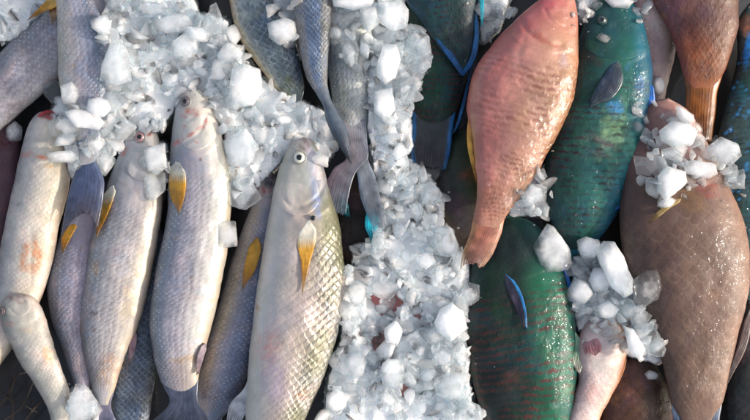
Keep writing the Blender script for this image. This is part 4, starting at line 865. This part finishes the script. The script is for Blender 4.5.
H([(434,271),(440,267),(444,274),(440,284),(434,281)], 4,'frost','tiny oval ice bead below the bright nugget')
H([(461,288),(470,283),(479,285),(479,300),(470,306),(460,301)], 6,'clear','clear ice block at the right rim of the centre strip')
H([(452,303),(463,311),(466,328),(451,341),(437,331),(434,322),(440,310)], 8,'frost','large pointed bluish white ice chunk on the centre strip rim')
H([(381,376),(391,361),(404,360),(404,376),(396,388),(383,385)], 7,'frost','warm white rounded ice lump in the lower centre')
H([(433,353),(444,346),(452,350),(450,363),(437,366)], 6,'ice','ice cube under the large pointed chunk')
H([(454,350),(464,340),(468,356),(464,366),(455,364)], 6,'ice','grey ice block against the dark green fish')
H([(434,378),(450,373),(464,380),(466,396),(450,402),(436,396)], 7,'ice','wide grey ice slab low on the centre strip rim')
H([(450,404),(466,398),(480,406),(484,424),(452,426)], 8,'clear','big rounded clear ice lump at the bottom edge')
H([(326,362),(336,350),(342,364),(336,371)], 5,'ice','pointed ice chip touching the gold scaled flank')
H([(326,397),(337,388),(347,394),(346,406),(336,412),(326,408)], 6,'frost','rounded white ice nugget low beside the front mullet')
H([(345,356),(360,350),(367,362),(362,376),(350,378)], 6,'frost','pale blocky ice piece right of the pointed chip')
H([(384,328),(396,320),(404,330),(398,344),(386,342)], 6,'frost','ice block with a pinkish side in the lower centre')
H([(547,224),(553,226),(569,248),(572,264),(567,270),(547,272),(541,266),(533,248),(538,238)], 8,'frost','large smooth white ice block lying on the dark green fish')
H([(577,241),(586,236),(598,240),(601,250),(593,258),(581,255)], 6,'frost','bluish ice block just right of the large smooth block')
H([(597,252),(604,242),(614,242),(622,255),(633,279),(632,292),(624,297),(612,287),(601,266)], 8,'frost','long smooth ice bar pointing at the large brown fish')
H([(588,281),(594,268),(601,267),(612,282),(606,291),(595,292)], 7,'frost','angular white ice block under the long bar')
H([(568,290),(575,278),(586,281),(593,294),(581,306),(569,301)], 7,'frost','rough white ice lump on the green fish right edge')
H([(635,279),(646,270),(656,270),(662,288),(658,298),(641,309),(634,300)], 7,'clear','clear grey ice block resting on the brown flank')
H([(594,308),(608,300),(619,309),(612,319),(597,317)], 6,'ice','ice piece above the small pale pink fish')
H([(628,305),(641,307),(652,315),(644,332),(632,326)], 6,'ice','jagged ice piece below the clear grey block')
H([(646,331),(655,327),(666,349),(663,357),(647,355)], 6,'ice','teardrop ice piece at the lower end of the right heap')
H([(624,326),(633,329),(645,349),(641,360),(630,353)], 6,'frost','elongated ice piece beside the teardrop')
H([(644,374),(650,370),(658,374),(657,379),(648,380)], 3.5,'frost','tiny lone ice chip over the rusty brown fish')
H([(660,131),(672,121),(690,124),(698,131),(691,146),(672,146),(661,141)], 7,'frost','broad frosted white ice lump on the brown fish brow')
H([(683,164),(692,160),(714,164),(718,174),(709,178),(687,174)], 5,'frost','oblong ice piece just under the broad frosted lump')
H([(658,176),(667,166),(685,172),(687,182),(666,201),(658,190)], 6,'frost','ragged ice slab at the brown fish gill')
H([(634,156),(652,158),(657,168),(650,176),(637,174)], 5,'clear','clear ice plate between teal fin and brown fish')
H([(661,149),(673,147),(682,154),(674,160),(662,158)], 4.5,'ice','small pale ice piece below the broad frosted lump')
H([(708,147),(721,137),(737,144),(740,156),(730,166),(716,160)], 7,'ice','smooth grey ice oval by the dark blue fish')
H([(727,171),(743,170),(744,189),(730,189)], 5,'clear','dim square ice piece under the smooth grey oval')
H([(521,196),(532,184),(547,190),(545,203),(526,207)], 6,'clear','dark glassy ice lump beneath the pink fish edge')
H([(534,176),(544,167),(548,177),(540,183)], 5,'clear','small dark glassy ice piece above the glassy lump')
H([(603,-2),(622,-4),(634,2),(628,8),(612,8)], 5,'frost','frosty ice cap at the top on the teal fish head')
H([(596,36),(602,33),(611,38),(606,44),(600,41)], 2.5,'ice','thin ice flake on the teal fish cheek')
H([(652,80),(660,76),(665,88),(660,96),(653,92)], 4.5,'frost','white ice crumb on the pale pink fish near the orange tail')
H([(66,408),(76,384),(86,386),(98,402),(96,416),(70,422)], 6,'ice','pale grey ice shard pile top at bottom left between tails')
KEEP = [(186,104,9),(300,152,16),(141,138,7),(269,183,7),(202,128,14),(602,20,6)]      # faces that stay clear of ice
ROOM = 300-len(HERO)
tot = sum(z[1] for z in ZONES.values())
rn = random.Random(21)
for key, (poly, n, label, group) in ZONES.items():
    xs = [p[0] for p in poly]; ys = [p[1] for p in poly]; placed = []
    cnt = max(3, int(round(n*ROOM/tot)))
    for i in range(cnt):
        for _t in range(60):
            x, y = rn.uniform(min(xs), max(xs)), rn.uniform(min(ys), max(ys))
            r = rn.choice([5.5, 7.5, 9.5, 11.5, 14, 17]) if n > 20 else rn.uniform(4, 7)
            if inside(poly, x+rn.gauss(0, 5), y+rn.gauss(0, 5)) and all(math.hypot(x-a, y-b) > (r+c)*.5 for a, b, c in placed) and all(math.hypot(x-a, y-b) > c+r for a, b, c in KEEP): break
        else: continue
        placed.append((x, y, r))
        hh = rn.uniform(.36, .7)
        z = drop(x, y, r*.8, r*.001*hh*.6, .1)
        o = bpy.data.objects.new('ice_chunk', shard(rn.randrange(16), rn.choice(['ice','ice','ice','frost','clear','clear']))); COL.objects.link(o)
        o.location = wp(x, y, z); o.scale = (r*.001*rn.uniform(.9,1.2),)*2+(r*.001*hh*1.05,)
        o.rotation_euler = (rn.uniform(-.5,.5)+rn.choice([0,3.14]), rn.uniform(-.5,.5), rn.uniform(0,6.28))
        tag(o, label, 'ice', group)

def hero_ice(poly, h, mat, label, k):
    rn = random.Random(900+k); P0 = np.array(poly, float); c = P0.mean(0)
    P = np.vstack([q for i in range(len(P0)) for q in (P0[i-1]*.2+P0[i]*.8, P0[i]*1., P0[i]*.8+P0[(i+1) % len(P0)]*.2)]); P = c+(P-c)*1.04
    rad = math.sqrt(abs(sum(P0[i-1][0]*P0[i][1]-P0[i][0]*P0[i-1][1] for i in range(len(P0))))/2/math.pi)
    z = drop(c[0], c[1], rad*.85, h*.0008, .3)
    bm = bmesh.new(); s = sz(z); rings = []
    tx, ty = rn.uniform(-.25,.25), rn.uniform(-.25,.25)
    for f, zz in ((.66,-1.), (.94,-.6), (1.,.0), (.95,.5), (.74,.95)):
        ring = []
        for p in P:
            q = c+(p-c)*f*(1+rn.uniform(-.015,.015)*(f < 1)); d = q-c
            zq = zz*h*(1+rn.uniform(-.06,.06))+(d[0]*tx+d[1]*ty)*(.5 if zz > 0 else 0)
            ring.append(bm.verts.new((d[0]*s, -d[1]*s, zq*.001)))
        rings.append(ring)
    n = len(P)
    for a, b in zip(rings, rings[1:]):
        for i in range(n): bm.faces.new((a[i], a[(i+1) % n], b[(i+1) % n], b[i]))
    bm.faces.new(rings[0][::-1]); bm.faces.new(rings[-1])
    bmesh.ops.recalc_face_normals(bm, faces=bm.faces)
    cr = bm.edges.layers.float.new('crease_edge')
    for e in bm.edges: e[cr] = rn.choice([.2,.4,.6]) if len(e.link_faces) == 2 and e.calc_face_angle(0) > .35 else 0
    me = bpy.data.meshes.new('ice_block'); bm.to_mesh(me); bm.free()
    me.polygons.foreach_set('use_smooth', [True]*len(me.polygons)); me.materials.append(M[mat])
    o = bpy.data.objects.new('ice_block', me); COL.objects.link(o); o.location = wp(c[0], c[1], z)
    sub = o.modifiers.new('round', 'SUBSURF'); sub.levels = sub.render_levels = 3
    tx_ = bpy.data.textures.get('melt') or bpy.data.textures.new('melt', 'CLOUDS'); tx_.noise_scale = .014; tx_.noise_depth = 3
    dm = o.modifiers.new('melt', 'DISPLACE'); dm.texture = tx_; dm.strength = .0026; dm.mid_level = .5; dm.texture_coords = 'GLOBAL'
    tag(o, label, 'ice', 'larger pieces of ice')
for k, hq in enumerate(HERO): hero_ice(*hq, k)

# ------------------------------------------------------------------ bed and bits
gm = plain_mat('dark wet tarp', (26,24,25), .45, 60, .6, .3, .6)
bm = bmesh.new(); bmesh.ops.create_grid(bm, x_segments=90, y_segments=60, size=1)
for v in bm.verts:
    v.co.x *= .8; v.co.y *= .6
    v.co.z = .004*math.sin(v.co.x*40)*math.sin(v.co.y*33+1)-.006
me = bpy.data.meshes.new('ground'); bm.to_mesh(me); bm.free(); me.polygons.foreach_set('use_smooth', [True]*len(me.polygons))
tag(link('ground', me, gm), 'dark wet sheet the fish and ice lie on', None, kind='structure')

tw = plain_mat('brown root bark', (50,38,31), .7, 400, .5, 0, .6)
def twig(pts, r, label):
    q = spline([p[:2] for p in pts], 40); zz = np.interp(np.linspace(0,1,40), np.linspace(0,1,len(pts)), [p[2] for p in pts])
    bm = bmesh.new(); prev = None
    for i in range(40):
        c = Vector(wp(q[i][0], q[i][1], zz[i])); a = q[min(i+1,39)]-q[max(i-1,0)]; d = Vector((a[0], -a[1], 0)).normalized(); nrm = Vector((-d.y, d.x, 0))
        rr = r*.001*(1-.5*i/39)*(1+.15*math.sin(i*1.7))
        ring = [bm.verts.new(c+nrm*rr*math.cos(t)+Vector((0,0,1))*rr*math.sin(t)) for t in np.linspace(0, 2*math.pi, 9)[:-1]]
        if prev:
            for j in range(8): bm.faces.new((prev[j], prev[(j+1) % 8], ring[(j+1) % 8], ring[j]))
        else: bm.faces.new(ring[::-1])
        prev = ring
    bm.faces.new(prev)
    bmesh.ops.recalc_face_normals(bm, faces=bm.faces)
    me = bpy.data.meshes.new('twig'); bm.to_mesh(me); bm.free(); me.polygons.foreach_set('use_smooth', [True]*len(me.polygons))
    tag(link('twig', me, tw), label, 'twig', 'twigs in the bottom left gap')
twig([(-6,412,.012),(10,392,.018),(16,376,.02),(26,372,.014)], 1.6, 'thin curved brown root crossing the bottom left gap')
twig([(12,424,.014),(13,404,.02),(9,390,.02),(14,374,.012)], 1.3, 'short upright brown twig in the bottom left gap')
twig([(4,420,.02),(20,408,.026),(30,390,.02),(34,378,.012)], 1.1, 'pale thin brown root in the middle of the bottom left gap')
twig([(-4,384,.016),(8,398,.022),(22,404,.02),(40,414,.014)], 1.0, 'wiry brown root slanting down across the bottom left gap')
twig([(22,425,.01),(34,408,.016),(44,398,.012)], 2.2, 'thick brown twig under the small white fish belly')

# ------------------------------------------------------------------ light, camera
SUN_EL, SUN_AZ = 24., 90.+8.      # sun low over the right side of the picture
w = bpy.data.worlds.new('World'); scn.world = w; w.use_nodes = True; nt = w.node_tree
bg = nt.nodes.get('Background') or nt.nodes.new('ShaderNodeBackground')
sky = nt.nodes.new('ShaderNodeTexSky'); sky.sky_type = 'NISHITA'; sky.sun_disc = False
sky.sun_elevation = math.radians(SUN_EL); sky.sun_rotation = math.radians(SUN_AZ)
sky.dust_density = 2.5; sky.ozone_density = 1.
hs = nt.nodes.new('ShaderNodeHueSaturation'); hs.inputs['Saturation'].default_value = .6
nt.links.new(sky.outputs[0], hs.inputs['Color']); nt.links.new(hs.outputs[0], bg.inputs[0]); bg.inputs[1].default_value = .15
sd = bpy.data.lights.new('sun', 'SUN'); sd.energy = 2.15; sd.angle = math.radians(3); sd.color = (1., .92, .8)
so = bpy.data.objects.new('sun', sd); COL.objects.link(so)
el, az = math.radians(SUN_EL), math.radians(SUN_AZ)
dirn = Vector((math.sin(az)*math.cos(el), math.cos(az)*math.cos(el), math.sin(el)))
so.rotation_euler = dirn.to_track_quat('Z', 'Y').to_euler()
cd = bpy.data.cameras.new('camera'); cam = bpy.data.objects.new('camera', cd); COL.objects.link(cam)
cam.location = (0, 0, HC); cd.sensor_width = 36; cd.lens = 36*(HC-ZR)/.75; cd.clip_start = .05; cd.clip_end = 100
scn.camera = cam
scn.view_settings.view_transform = 'Standard'; scn.view_settings.look = 'None'; scn.view_settings.exposure = .8; scn.view_settings.gamma = 1.
cy = scn.cycles; cy.max_bounces = 14; cy.transmission_bounces = 12; cy.glossy_bounces = 4; cy.diffuse_bounces = 5; cy.transparent_max_bounces = 16
cy.caustics_reflective = False; cy.caustics_refractive = True; cy.use_denoising = True; cy.sample_clamp_indirect = 10.
